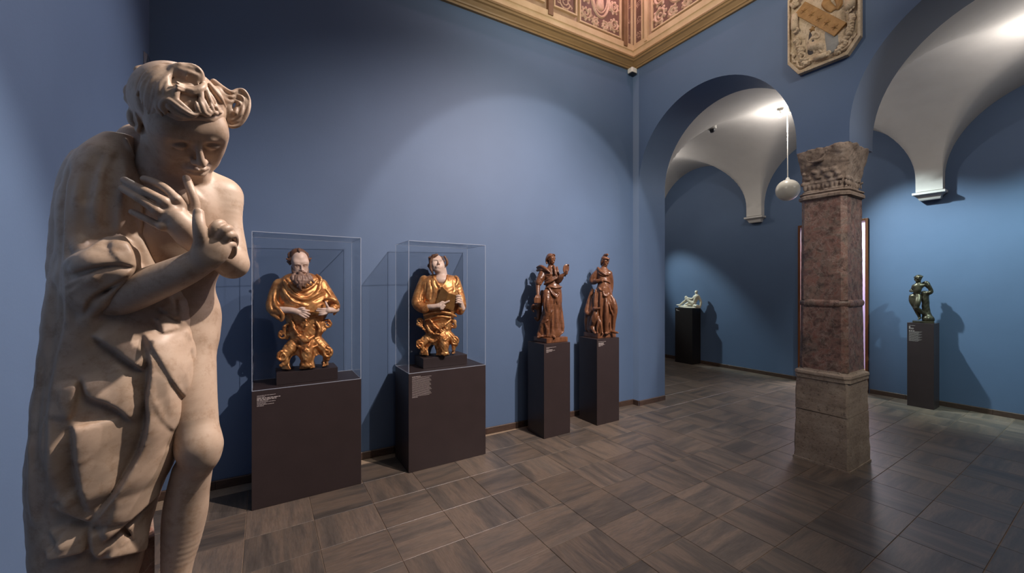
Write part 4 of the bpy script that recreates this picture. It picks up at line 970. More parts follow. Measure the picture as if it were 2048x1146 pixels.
    for k, L, w, a_ in ((A, [(980, 640), (1010, 740), (1080, 830)], .010, -.018), (B, [(975, 10), (1050, 140), (1145, 235)], .011, -.026), (A, [(1010, 190), (1040, 225)], .005, -.006), (A, [(1000, 500), (1035, 515)], .005, -.006), (A, [(1120, 250), (1165, 275)], .006, -.007), (A, [(1240, 200), (1240, 330), (1235, 440)], .007, -.008), (A, [(1300, 250), (1330, 310), (1290, 380), (1250, 430)], .007, -.008),
                     (A, [(1180, 130), (1215, 90), (1240, 150)], .006, .006), (A, [(1390, 540), (1420, 640), (1425, 740)], .006, -.005), (A, [(1060, 90), (1120, 180), (1160, 260)], .007, .007), (A, [(1160, 100), (1172, 300), (1185, 480)], .008, .007), (B, [(500, 120), (540, 260), (580, 420)], .012, -.008), (B, [(620, 60), (600, 160), (560, 240)], .012, -.005), (B, [(840, 200), (820, 270)], .006, .008), (B, [(880, 640), (890, 730)], .006, -.007),
                     (B, [(740, 690), (800, 760), (850, 810)], .008, -.010),  (D, [(250, 540), (300, 500), (380, 450)], .007, -.010), 
                     (I, [(75, 480), (82, 560)], .01, -.004), (I, [(85, 700), (72, 820), (66, 960)], .014, -.010), (I, [(108, 560), (100, 680), (84, 800)], .012, -.010), (I, [(60, 860), (64, 980), (70, 1060)], .012, .008)):
        q = F.on(S, [k(*q_) for q_ in L]); len(q) > 1 and S.line(q, w, a_*1.2, sharp=1)
    # gathered cloth over the bowed back and shoulder
    for L, w, a in (([(205, 300), (180, 350), (170, 420)], .014, -.006), ([(240, 290), (225, 350), (215, 430), (225, 470)], .013, -.006), ([(270, 340), (262, 410), (275, 480)], .012, -.007), ([(150, 330), (138, 420), (132, 520), (135, 640)], .010, .008), ([(142, 320), (125, 430), (118, 540)], .010, -.007),
                     ([(295, 440), (300, 490), (325, 540)], .010, -.007), ([(280, 470), (300, 540), (310, 580)], .010, .006)):
        q = F.on(S, L); len(q) > 1 and S.line(q, w, a*1.6, sharp=1)
    S.noise(.0014, 32); S.noise(.0009, 75)
    S.build('robe', m, root, smooth_it=2, sm=.45)
    # ---- red marble block beside the leg, plinth
    t0 = P(215, 1080, .06); t1 = P(308, 1080, .06)
    MB().loft([[(t0[0] - .02, .0, 0), (t1[0], .0, 0), (t1[0], .13, 0), (t0[0] - .02, .13, 0)], [(t0[0] - .01, .0, .25), (t1[0], .0, .27), (t1[0], .13, .27), (t0[0] - .01, .13, .25)]]).build('marble_block', M['marble'], root, bevel=.004)
    MB().box((-.22, -.22, -.06), (.155, .12, .004)).build('plinth', M['marble'], root, bevel=.006)
    t = F.thing('pedestal', 'black pedestal under the large pale bowing youth', 'pedestal'); t.location.z = 0
    MB().box((-.24, -.24, 0), (.175, .14, .64)).build('body', M['black'], t, bevel=.003)
# ------------------------------------------------------------------ gilt busts
def m_gilt():
    t = NT('burnished_gilding'); v = t.coord()
    a = t.noise(v, 14, 6, 0.65); b = t.noise(v, 70, 4, 0.6)
    c = t.ramp(a, [(0.30, srgb(140, 80, 44)), (0.46, srgb(196, 134, 78)), (0.62, srgb(224, 170, 110)), (0.75, srgb(172, 106, 60))])
    r = t.n('ShaderNodeMapRange'); r.inputs[3].default_value = 0.34; r.inputs[4].default_value = 0.52; t.l(a, r.inputs[0])
    t.set(Base_Color=c, Metallic=0.6, Roughness=r.outputs[0]); t.bump(b, 0.12, 0.003); return t.m
M['gilt'] = m_gilt()
M['skin'] = simple('painted_flesh', srgb(206, 176, 156), srgb(222, 196, 178), 18, 0.45, 0, 0.05)
M['brownhair'] = simple('painted_brown_hair', srgb(84, 56, 40), srgb(126, 88, 64), 60, 0.5, 0, 0.3, 160, 0.003)
M['greyhair'] = simple('painted_grey_brown_beard', srgb(112, 84, 70), srgb(156, 128, 110), 60, 0.5, 0, 0.3, 160, 0.003)
M['bookgilt'] = simple('dull_gilt_book', srgb(132, 92, 50), srgb(164, 120, 70), 24, 0.4, 0.55, 0.1)
def lines(F, S, K, data, g=1.5, w0=1.15):
    S.snap()
    for L, w, a in data:
        q = F.on(S, [K(*p) for p in L])
        if len(q) > 1: S.line(q, w*w0, a*g, sharp=1)
def tubes(F, S, K, data, k=.006):
    """(points (x, y, dd), radii in mm)"""
    for L, r in data: S.tube([F.P(*K(x, y), dd) for x, y, dd in L], np.atleast_1d(r)*.001, k)
def scroll(F, S, K, x, y, R, dd, turns=1.6, a0=0.0, sgn=1, r=9, k=.004, tail=None):
    """a volute: a tube wound into a spiral in the plane facing the hall"""
    pts = []
    if tail: pts += tail
    for i in range(15):
        t = i/14; a = a0 + sgn*2*pi*turns*t; q = R*(1 - .8*t); pts.append((x + q*cos(a), y + q*sin(a), dd - .012*t))
    S.tube([F.P(*K(u, v), d) for u, v, d in pts], np.linspace(r, r*.5, len(pts))*.001, k, n=3)
def rocaille(F, K, arches, legs, waist, vol, cherub, root, box, leaves):
    """the gilt rococo foot: scrolled legs, a waist, volutes and leaf work"""
    S = SDF(*box, .0036)
    S.stack(F.rows([(K(0, y)[1], K(a, 0)[0], K(b, 0)[0], dd, ry) for y, a, b, dd, ry in waist]), p=2.3)
    for (x, y), r_ in arches: S.ball(F.P(*K(x, y), -.02), r_, .008, 's')
    tubes(F, S, K, legs, .010)
    for v in vol: scroll(F, S, K, *v[:4], **v[4])
    for L, r in leaves: S.tube([F.P(*K(x, y), dd) for x, y, dd in L], np.atleast_1d(r)*.001, .004)
    rng = random.Random(7)
    x0, x1 = min(w_[1] for w_ in waist), max(w_[2] for w_ in waist); y0, y1 = min(w_[0] for w_ in waist), max(w_[0] for w_ in waist)
    S.snap()
    for i in range(34):
        x, y = rng.uniform(x0, x1), rng.uniform(y0, y1); a = rng.uniform(-1.2, 1.2) + pi/2; L = rng.uniform(14, 34)
        q = F.on(S, [K(x - cos(a)*L*.5 + s_*4, y + sin(a)*L*(j - 1)*.5) for j, s_ in ((0, 0), (1, 1), (2, 0))])
        if len(q) > 1: S.line(q, .009, rng.choice((-.017, .015)), sharp=1)
    if cherub:
        cx, cy, sc = cherub; c = F.P(*K(cx, cy), -.105)
        head(S, c + np.array([0, .04, .0]), rotm(8, 4, 8), sc, lids=.6, wide=1.1)
    S.noise(.0022, 130)
    return S.build('foot', M['gilt'], root)
def bust_bearded():
    F = Frame(610, 3.615, .945); K = lambda x, y: (480 + x/3.185, 440 + y/3.185); P = lambda x, y, dd: F.P(*K(x, y), dd)
    root = F.thing('bust', 'gilt bust of a bearded old man holding an open book, in the left case', 'bust')
    # body: head, neck and hands
    S = SDF((-.24, -.24, .25), (.26, .12, 1.0), .0032)
    R = rotm(26, -4, 14); sc = .86; c = P(392, 292, -.07) - R @ (np.array([0, -.086, 0])*sc)
    T = head(S, c, R, sc, lids=.8)
    S.cap(P(385, 340, 0.0), P(385, 420, .02), .055, .07, .03)
    S.tube([P(262, 575, -.11), P(320, 575, -.135), P(360, 582, -.145)], [.028, .024, .022], .01); S.ball(P(372, 585, -.147), (.032, .018, .022), .012)
    for pts in ([(385, 570), (415, 575), (440, 578)], [(388, 580), (418, 590), (444, 600)], [(384, 590), (412, 604), (436, 616)], [(376, 598), (400, 614), (420, 624)], [(368, 570), (392, 560), (412, 562)]):
        S.tube([P(x, y, -.15 - .012*i*(i < 2)) for i, (x, y) in enumerate(pts)], [.0098, .009, .0075], .003)
    S.tube([P(612, 570, -.09), P(590, 575, -.12), P(565, 572, -.135)], [.026, .024, .022], .01); S.ball(P(558, 575, -.137), (.026, .017, .024), .012)
    for pts in ([(545, 566), (520, 568), (496, 566)], [(543, 576), (516, 580), (488, 578)], [(543, 586), (516, 592), (492, 592)], [(548, 594), (524, 602), (502, 604)], [(562, 558), (552, 540), (545, 522)]):
        S.tube([P(x, y, -.143 - .008*(i == 1)) for i, (x, y) in enumerate(pts)], [.0098, .009, .0075], .003)
    S.build('body', M['skin'], root)
    # hair round the bald crown, long beard
    G = SDF(c - .16, c + np.array([.16, .16, .17]), .003)
    G.ball(T(0, 26, 40), np.array([80, 84, 84])*.001*sc, .01, R=R); G.ball(T(0, -78, 34), np.array([74, 82, 92])*.001*sc, .02, 's', R=R); G.ball(T(0, -60, -70), np.array([90, 110, 60])*.001*sc, .01, 's', R=R)
    G.tube([T(-6, -30, 112), T(-10, -10, 119), T(0, 20, 122)], [.004, .008, .010], .006)
    for x in (-1, 1):
        for z, y, r in ((30, 0, 15), (8, 6, 16), (-14, 10, 14)): G.ball(T(x*72, y, z), np.array([15, 20, r])*.001*sc, .012, R=R)
        G.tube([T(x*66, -6, 34), T(x*88, 0, 28), T(x*104, 4, 36)], [.013, .011, .005], .006); G.tube([T(x*68, 0, 10), T(x*86, 6, 2), T(x*98, 12, 4)], [.013, .010, .004], .006)
        for z in (60, 36, 12): G.tube([T(x*50, 66, z + 20), T(x*74, 44, z + 4), T(x*82, 16, z - 8)], [.006, .011, .006], .004)
    G.build('hair', M['brownhair'], root)
    B = SDF(c - np.array([.14, .20, .26]), c + np.array([.16, .08, .03]), .003)
    for x in (-1, 1):
        B.tube([T(x*58, -30, -24), T(x*56, -48, -52), T(x*46, -66, -80), T(x*26, -84, -104)], np.array([8, 15, 20, 20])*.001, .012)
        B.tube([T(0, -104, -50), T(x*16, -104, -54), T(x*32, -92, -70), T(x*36, -94, -92)], np.array([5, 8, 9, 5])*.001, .006)
    B.ball(T(0, -76, -100), np.array([40, 26, 28])*.001*sc, .015, R=R); B.tube([T(0, -80, -100), P(386, 372, -.145)], [.026, .03], .015)
    for L, r in (([(345, 345, -.13), (335, 365, -.14), (345, 385, -.145), (352, 405, -.14)], [14, 16, 13, 6]), ([(362, 355, -.145), (358, 385, -.155), (372, 405, -.155), (368, 425, -.145)], [14, 16, 14, 6]), ([(385, 360, -.15), (388, 390, -.16), (380, 415, -.16), (388, 438, -.148)], [15, 17, 14, 5]), ([(408, 358, -.145), (418, 382, -.155), (408, 405, -.155), (415, 425, -.145)], [14, 16, 13, 5]), ([(425, 350, -.135), (440, 372, -.145), (436, 392, -.145), (452, 408, -.135)], [13, 15, 12, 5]), ([(432, 342, -.125), (452, 362, -.13), (460, 382, -.13), (475, 398, -.12)], [10, 12, 10, 4]), ([(372, 350, -.15), (372, 375, -.165), (382, 398, -.168), (376, 418, -.16)], [9, 10, 9, 4]), ([(398, 352, -.15), (402, 378, -.166), (396, 400, -.168), (402, 418, -.16)], [9, 10, 9, 4])):
        B.tube([P(x, y + 4, d - .022) for x, y, d in L], np.array(r)*.00105, .003)
    B.ball(T(0, -100, -63), np.array([17, 8, 6])*.001*sc, .004, 's', R=R); B.noise(.0015, 160)
    B.build('beard', M['greyhair'], root)
    # gilt mantle
    S = SDF((-.27, -.20, .18), (.28, .14, .84), .0034)
    S.stack(F.rows([(K(0, y)[1], K(a, 0)[0], K(b, 0)[0], dd, ry) for y, a, b, dd, ry in ((660, 300, 530, -.02, .085), (620, 285, 550, -.02, .10), (560, 255, 575, -.02, .115), (500, 235, 560, -.015, .12), (450, 225, 545, -.01, .115), (410, 235, 530, 0, .105), (375, 262, 512, .0, .085), (352, 290, 486, .0, .06), (338, 325, 450, .01, .045))]), p=2.2)
    tubes(F, S, K, [([(250, 410, 0), (225, 480, -.02), (215, 560, -.06), (262, 585, -.10)], [45, 48, 50, 36]), ([(520, 410, 0), (565, 490, -.02), (600, 545, -.06), (596, 565, -.10)], [44, 48, 44, 34])], .02)
    tubes(F, S, K, [([(190, 540, -.07), (240, 560, -.12), (272, 600, -.13), (268, 636, -.12), (238, 610, -.10)], [10, 13, 14, 12, 9]), ([(205, 600, -.09), (240, 622, -.11), (262, 642, -.12)], [14, 14, 7]), ([(540, 505, -.11), (580, 500, -.12), (615, 520, -.11), (622, 545, -.09)], [10, 14, 14, 10]), ([(600, 600, -.09), (622, 570, -.09), (624, 540, -.09)], [9, 12, 10])], .008)
    # hood and collar folds draped across the chest
    tubes(F, S, K, [([(280, 385, -.09), (310, 440, -.12), (370, 490, -.135), (440, 500, -.13), (500, 450, -.11), (512, 395, -.07)], [12, 17, 18, 18, 16, 12]), ([(270, 400, -.07), (285, 460, -.115), (340, 520, -.13), (430, 545, -.135)], [10, 14, 14, 8]), ([(300, 375, -.07), (340, 430, -.11), (400, 450, -.125), (460, 420, -.11), (490, 385, -.08)], [10, 14, 15, 13, 10]),
        ([(490, 352, -.03), (515, 375, -.05), (510, 400, -.07), (470, 400, -.09)], [12, 13, 10, 8])], .008)
    lines(F, S, K, [([(290, 420), (340, 475), (420, 490), (480, 450)], .008, -.012), ([(285, 470), (330, 525), (400, 550)], .008, -.012), ([(300, 500), (360, 540), (430, 552)], .007, .010), ([(440, 500), (500, 470), (540, 450)], .008, .011), ([(460, 520), (520, 490), (560, 470)], .008, -.012), ([(225, 430), (215, 500), (235, 560)], .010, .010), ([(250, 430), (240, 510), (262, 560)], .009, -.012), ([(205, 470), (200, 530), (215, 580)], .008, -.010),
        ([(520, 420), (560, 470), (590, 500)], .009, -.012), ([(540, 430), (575, 480), (600, 520)], .008, .010), ([(320, 600), (330, 640), (345, 660)], .008, -.012), ([(520, 600), (520, 640), (500, 660)], .008, -.012)])
    S.noise(.0014, 80); S.build('mantle', M['gilt'], root)
    # open book with rippled leaves
    b = SDF((-.05, -.24, .22), (.22, 0, .46), .003)
    b.tube([P(424, 566, -.16), P(450, 545, -.17), P(500, 528, -.165), P(540, 512, -.155), P(590, 498, -.13), P(612, 512, -.11)], [.008, .016, .018, .018, .018, .012], .004)
    b.tube([P(436, 590, -.13), P(470, 566, -.155), P(520, 552, -.155), P(575, 530, -.14), P(610, 530, -.115)], [.014, .024, .026, .024, .014], .010)
    b.tube([P(445, 610, -.12), P(480, 592, -.14), P(500, 590, -.135)], [.012, .022, .020], .012)
    lines(F, b, K, [([(440, 560), (500, 540), (560, 520), (605, 518)], .006, -.009), ([(450, 575), (510, 558), (590, 528)], .005, -.007), ([(495, 530), (500, 560), (490, 590)], .006, -.008)])
    b.build('book', M['bookgilt'], root)
    rocaille(F, K, legs=[([(355, 785, -.05), (310, 825, -.075), (280, 865, -.085), (290, 900, -.09), (262, 926, -.095)], [54, 44, 32, 22, 15]), ([(490, 780, -.05), (530, 812, -.06), (558, 845, -.065), (556, 875, -.07), (558, 890, -.075)], [54, 44, 32, 22, 15]), ([(425, 780, -.07), (425, 840, -.10), (425, 895, -.10), (425, 924, -.115)], [56, 48, 36, 22]), ([(420, 790, .06), (430, 850, .085), (430, 900, .08)], [36, 26, 18]), ([(400, 925, -.12), (450, 925, -.12)], [13, 13])],
        arches=[((352, 905), (.040, .30, .062)), ((500, 895), (.036, .30, .055))], waist=[(932, 262, 566, 0, .105), (900, 275, 560, 0, .10), (862, 298, 548, 0, .095), (815, 318, 528, -.005, .088), (762, 322, 514, -.01, .088), (720, 300, 530, -.01, .09), (680, 292, 545, -.01, .09), (640, 300, 540, -.01, .085), (600, 320, 520, -.01, .075)],
        vol=[(270, 868, 33, -.11, dict(a0=-1.2, sgn=-1, r=13)), (556, 845, 33, -.09, dict(a0=-1.9, sgn=1, r=13)), (556, 664, 33, -.05, dict(a0=2.0, sgn=1, r=14, tail=[(505, 740, -.06), (520, 710, -.07)])), (272, 735, 33, -.05, dict(a0=.6, sgn=-1, r=14, tail=[(310, 660, -.07), (280, 690, -.06)]))],
        cherub=(415, 652, .58), root=root, box=((-.20, -.20, -.005), (.22, .14, .42)),
        leaves=[([(330, 640, -.10), (350, 700, -.115), (380, 740, -.12)], [8, 14, 6]), ([(480, 640, -.10), (510, 690, -.11), (490, 740, -.115)], [8, 13, 6]), ([(370, 740, -.12), (420, 765, -.13), (470, 740, -.12)], [10, 22, 10]), ([(360, 800, -.10), (400, 815, -.12), (425, 800, -.13), (450, 815, -.12), (490, 800, -.10)], [8, 10, 12, 10, 8]), ([(395, 850, -.13), (410, 900, -.13)], [7, 6]), ([(455, 850, -.13), (440, 900, -.13)], [7, 6]), ([(340, 790, -.09), (310, 815, -.10), (300, 850, -.11)], [7, 10, 6]), ([(510, 785, -.08), (535, 805, -.09), (545, 830, -.09)], [7, 10, 6])])
def bust_youth():
    F = Frame(880, 3.876, .945); K = lambda x, y: (770 + x/3.818, 470 + y/3.818); P = lambda x, y, dd: F.P(*K(x, y), dd)
    root = F.thing('bust', 'gilt bust of a beardless man looking up, book in hand, in the right case', 'bust')
    S = SDF((-.24, -.26, .25), (.26, .12, 1.02), .0034)
    R = rotm(-20, 8, 14); sc = .85; c = P(408, 203, -.06) - R @ (np.array([0, -.086, 0])*sc)
    T = head(S, c, R, sc, lids=.25)
    S.cap(P(425, 250, -.01), P(432, 330, .0), .050, .060, .03); S.ball(P(432, 345, -.03), (.08, .06, .05), .02)
    S.tube([P(322, 552, -.14), P(360, 548, -.165), P(400, 542, -.175)], [.028, .024, .022], .01); S.ball(P(420, 538, -.178), (.030, .020, .026), .012)
    for pts in ([(438, 530), (462, 516), (490, 503)], [(440, 540), (456, 540), (444, 548)], [(436, 550), (448, 554), (434, 558)], [(428, 558), (440, 564), (426, 566)], [(420, 524), (436, 512), (448, 512)]):
        S.tube([P(x, y, -.186) for x, y in pts], [.0105, .0095, .0075], .003)
    S.ball(P(574, 500, -.13), (.02, .022, .036), .012); S.tube([P(590, 560, -.10), P(576, 510, -.13)], [.028, .022], .01)
    for y in (462, 480, 497, 513): S.tube([P(578, y + 6, -.15), P(560, y, -.165), P(545, y + 5, -.165)], [.0105, .010, .008], .003)
    S.build('body', M['skin'], root)
    G = SDF(c - .17, c + np.array([.17, .17, .17]), .003)
    G.ball(T(0, 24, 44), np.array([80, 92, 78])*.001*sc, .01, R=R); G.ball(T(0, -96, -20), np.array([66, 70, 86])*.001*sc, .01, 's', R=R)
    for x in (-1, 1): G.ball(T(x*54, -50, -66), np.array([56, 56, 56])*.001*sc, .012, 's', R=R)
    rng = random.Random(5)
    for i in range(34):
        a = rng.uniform(-2.6, 2.6); z = rng.uniform(-50, 105); q = math.sqrt(max(0, 1 - ((z - 40)/88)**2)); x, y = 80*q*sin(a), 24 + 86*q*cos(a)
        if y < -40 and z < 70: continue
        G.tube([T(x*.95, y*.95, z), T(x*1.08 + rng.uniform(-12, 12), y*1.08, z - 10), T(x*1.02 + rng.uniform(-14, 14), y*1.04, z - 26)], [.010, .013, .006], .004)
    for pts in ([(360, 170), (352, 190), (346, 215), (352, 245), (362, 262)], [(352, 225), (346, 250), (356, 272), (366, 300)], [(455, 165), (472, 195), (474, 220), (464, 240)], [(385, 152), (368, 162), (362, 182)], [(400, 150), (384, 158), (378, 172)]): G.tube([P(x, y, -.05) for x, y in pts], [.010, .013, .013, .012, .006], .005)
    G.build('hair', M['brownhair'], root)
    S = SDF((-.28, -.21, .16), (.28, .14, .84), .0036)
    S.stack(F.rows([(K(0, y)[1], K(a, 0)[0], K(b, 0)[0], dd, ry) for y, a, b, dd, ry in ((690, 310, 510, -.01, .075), (640, 296, 525, -.02, .09), (580, 290, 545, -.02, .11), (500, 285, 560, -.02, .12), (420, 285, 560, -.015, .115), (370, 285, 556, -.01, .105), (335, 300, 545, .0, .085), (312, 330, 520, .01, .06), (300, 355, 480, .02, .04))]), p=2.3)
    S.ball(P(430, 335, -.09), (.045, .07, .045), .02, 's')
    tubes(F, S, K, [([(300, 345, 0), (268, 430, -.02), (246, 520, -.06), (290, 565, -.12), (322, 556, -.145)], [46, 50, 50, 40, 30]), ([(535, 345, 0), (560, 430, -.01), (582, 530, -.05), (572, 580, -.07), (578, 560, -.10)], [46, 48, 48, 40, 32])], .02)
    tubes(F, S, K, [([(245, 500, -.09), (270, 545, -.13), (310, 580, -.15), (330, 560, -.16), (320, 535, -.15)], [9, 12, 13, 10, 8]), ([(370, 320, -.06), (395, 370, -.10), (425, 400, -.12)], [11, 13, 9]), ([(478, 310, -.05), (470, 350, -.09), (440, 395, -.12)], [11, 13, 9]), ([(540, 318, -.03), (556, 345, -.05), (545, 380, -.07), (520, 400, -.09)], [13, 14, 12, 9]), ([(300, 610, -.11), (380, 590, -.135), (470, 590, -.135), (540, 620, -.10)], [12, 16, 16, 12]), ([(310, 650, -.09), (400, 620, -.12), (500, 630, -.11)], [10, 14, 10])], .008)
    lines(F, S, K, [([(300, 350), (280, 430), (265, 500)], .010, .012), ([(320, 350), (310, 430), (290, 510)], .009, -.014), ([(345, 330), (360, 420), (350, 500)], .010, -.014), ([(275, 450), (300, 490), (340, 510)], .008, -.012), ([(260, 480), (290, 525), (330, 535)], .008, .010), ([(380, 340), (390, 380), (410, 410)], .008, -.012), ([(520, 340), (530, 400), (520, 440)], .009, -.012), ([(545, 400), (580, 470), (595, 540)], .009, .010), ([(530, 430), (560, 500), (575, 560)], .009, -.012), ([(340, 590), (420, 575), (500, 590)], .008, -.012), ([(320, 640), (400, 605), (480, 610)], .008, -.012), ([(350, 680), (420, 640), (480, 650)], .008, .011)])
    S.noise(.0014, 80); S.build('mantle', M['gilt'], root)
    # open book: two leaves meeting at the spine
    b = MB()
    def page(c4, d):
        q = [P(x, y, dd) for x, y, dd in c4]; n = np.cross(q[1] - q[0], q[3] - q[0]); n = n/np.linalg.norm(n)*d
        b.loft([[tuple(p) for p in q], [tuple(p + n) for p in q]])
    page([(432, 390, -.165), (484, 442, -.185), (446, 540, -.175), (384, 524, -.145)], .016); page([(484, 442, -.185), (558, 460, -.165), (522, 582, -.15), (446, 552, -.175)], .016)
    b.build('book', M['bookgilt'], root, bevel=.003)
    rocaille(F, K, legs=[([(345, 780, -.04), (300, 810, -.06), (268, 842, -.075), (290, 872, -.085), (280, 896, -.09)], [52, 42, 32, 22, 15]), ([(475, 765, -.04), (512, 792, -.05), (535, 822, -.055), (526, 852, -.06), (526, 874, -.065)], [52, 42, 32, 22, 15]), ([(430, 770, -.07), (450, 830, -.11), (452, 880, -.11), (456, 906, -.125)], [54, 46, 34, 22]), ([(410, 780, .06), (400, 840, .085), (400, 880, .08)], [34, 26, 18]), ([(436, 906, -.13), (476, 906, -.13)], [13, 13])],
        arches=[((362, 880), (.042, .30, .060)), ((500, 870), (.022, .30, .048))], waist=[(905, 262, 536, 0, .105), (870, 275, 530, 0, .10), (832, 296, 518, 0, .095), (790, 312, 502, -.005, .085), (750, 314, 496, -.01, .085), (720, 300, 510, -.01, .088), (680, 296, 520, -.01, .09), (640, 300, 520, -.01, .085)],
        vol=[(268, 838, 33, -.10, dict(a0=-1.2, sgn=-1, r=14)), (530, 810, 33, -.08, dict(a0=-1.9, sgn=1, r=13)), (264, 660, 30, -.06, dict(a0=2.6, sgn=-1, r=13, tail=[(320, 740, -.07), (290, 710, -.07)])), (520, 672, 33, -.05, dict(a0=1.0, sgn=1, r=14, tail=[(490, 640, -.08), (520, 650, -.07)]))],
        cherub=None, root=root, box=((-.22, -.22, -.005), (.22, .14, .38)),
        leaves=[([(340, 640, -.10), (380, 700, -.12), (440, 730, -.125)], [10, 16, 8]), ([(500, 650, -.10), (450, 690, -.125), (390, 740, -.12)], [9, 14, 6]), ([(320, 690, -.09), (350, 740, -.11), (420, 760, -.12)], [8, 13, 7]), ([(430, 770, -.12), (455, 800, -.145), (480, 780, -.12)], [10, 14, 9]), ([(330, 790, -.08), (360, 815, -.10), (400, 800, -.11)], [9, 11, 7]), ([(430, 850, -.14), (440, 890, -.14)], [7, 6]), ([(474, 845, -.14), (468, 885, -.14)], [7, 6])])
# ------------------------------------------------------------------ carved wooden women
def m_carved():
    t = NT('polished_red_brown_wood'); v = t.coord(scale=(1, 1, .25))
    a = t.noise(v, 26, 7, 0.65, 0.5); b = t.noise(t.coord(), 6, 4, 0.6)
    c = t.ramp(a, [(0.3, srgb(82, 52, 34)), (0.5, srgb(116, 76, 51)), (0.7, srgb(144, 99, 70))])
    c = t.mix(0.35, c, t.ramp(b, [(0.35, srgb(160, 130, 120)), (0.65, (1, 1, 1, 1))]), 'MULTIPLY')
    t.set(Base_Color=c, Roughness=0.34, Specular_IOR_Level=.6); t.bump(a, .12, .003); return t.m
M['carved'] = m_carved()
def plinth(F, root, hx, hy, h, cx=0, cy=0):
    a = F.ang
    o = MB().box((-hx, -hy, 0), (hx, hy, h)).build('plinth', M['carved'], root, bevel=.003); o.rotation_euler = (0, 0, -a); o.location = (cx, cy, 0); return o
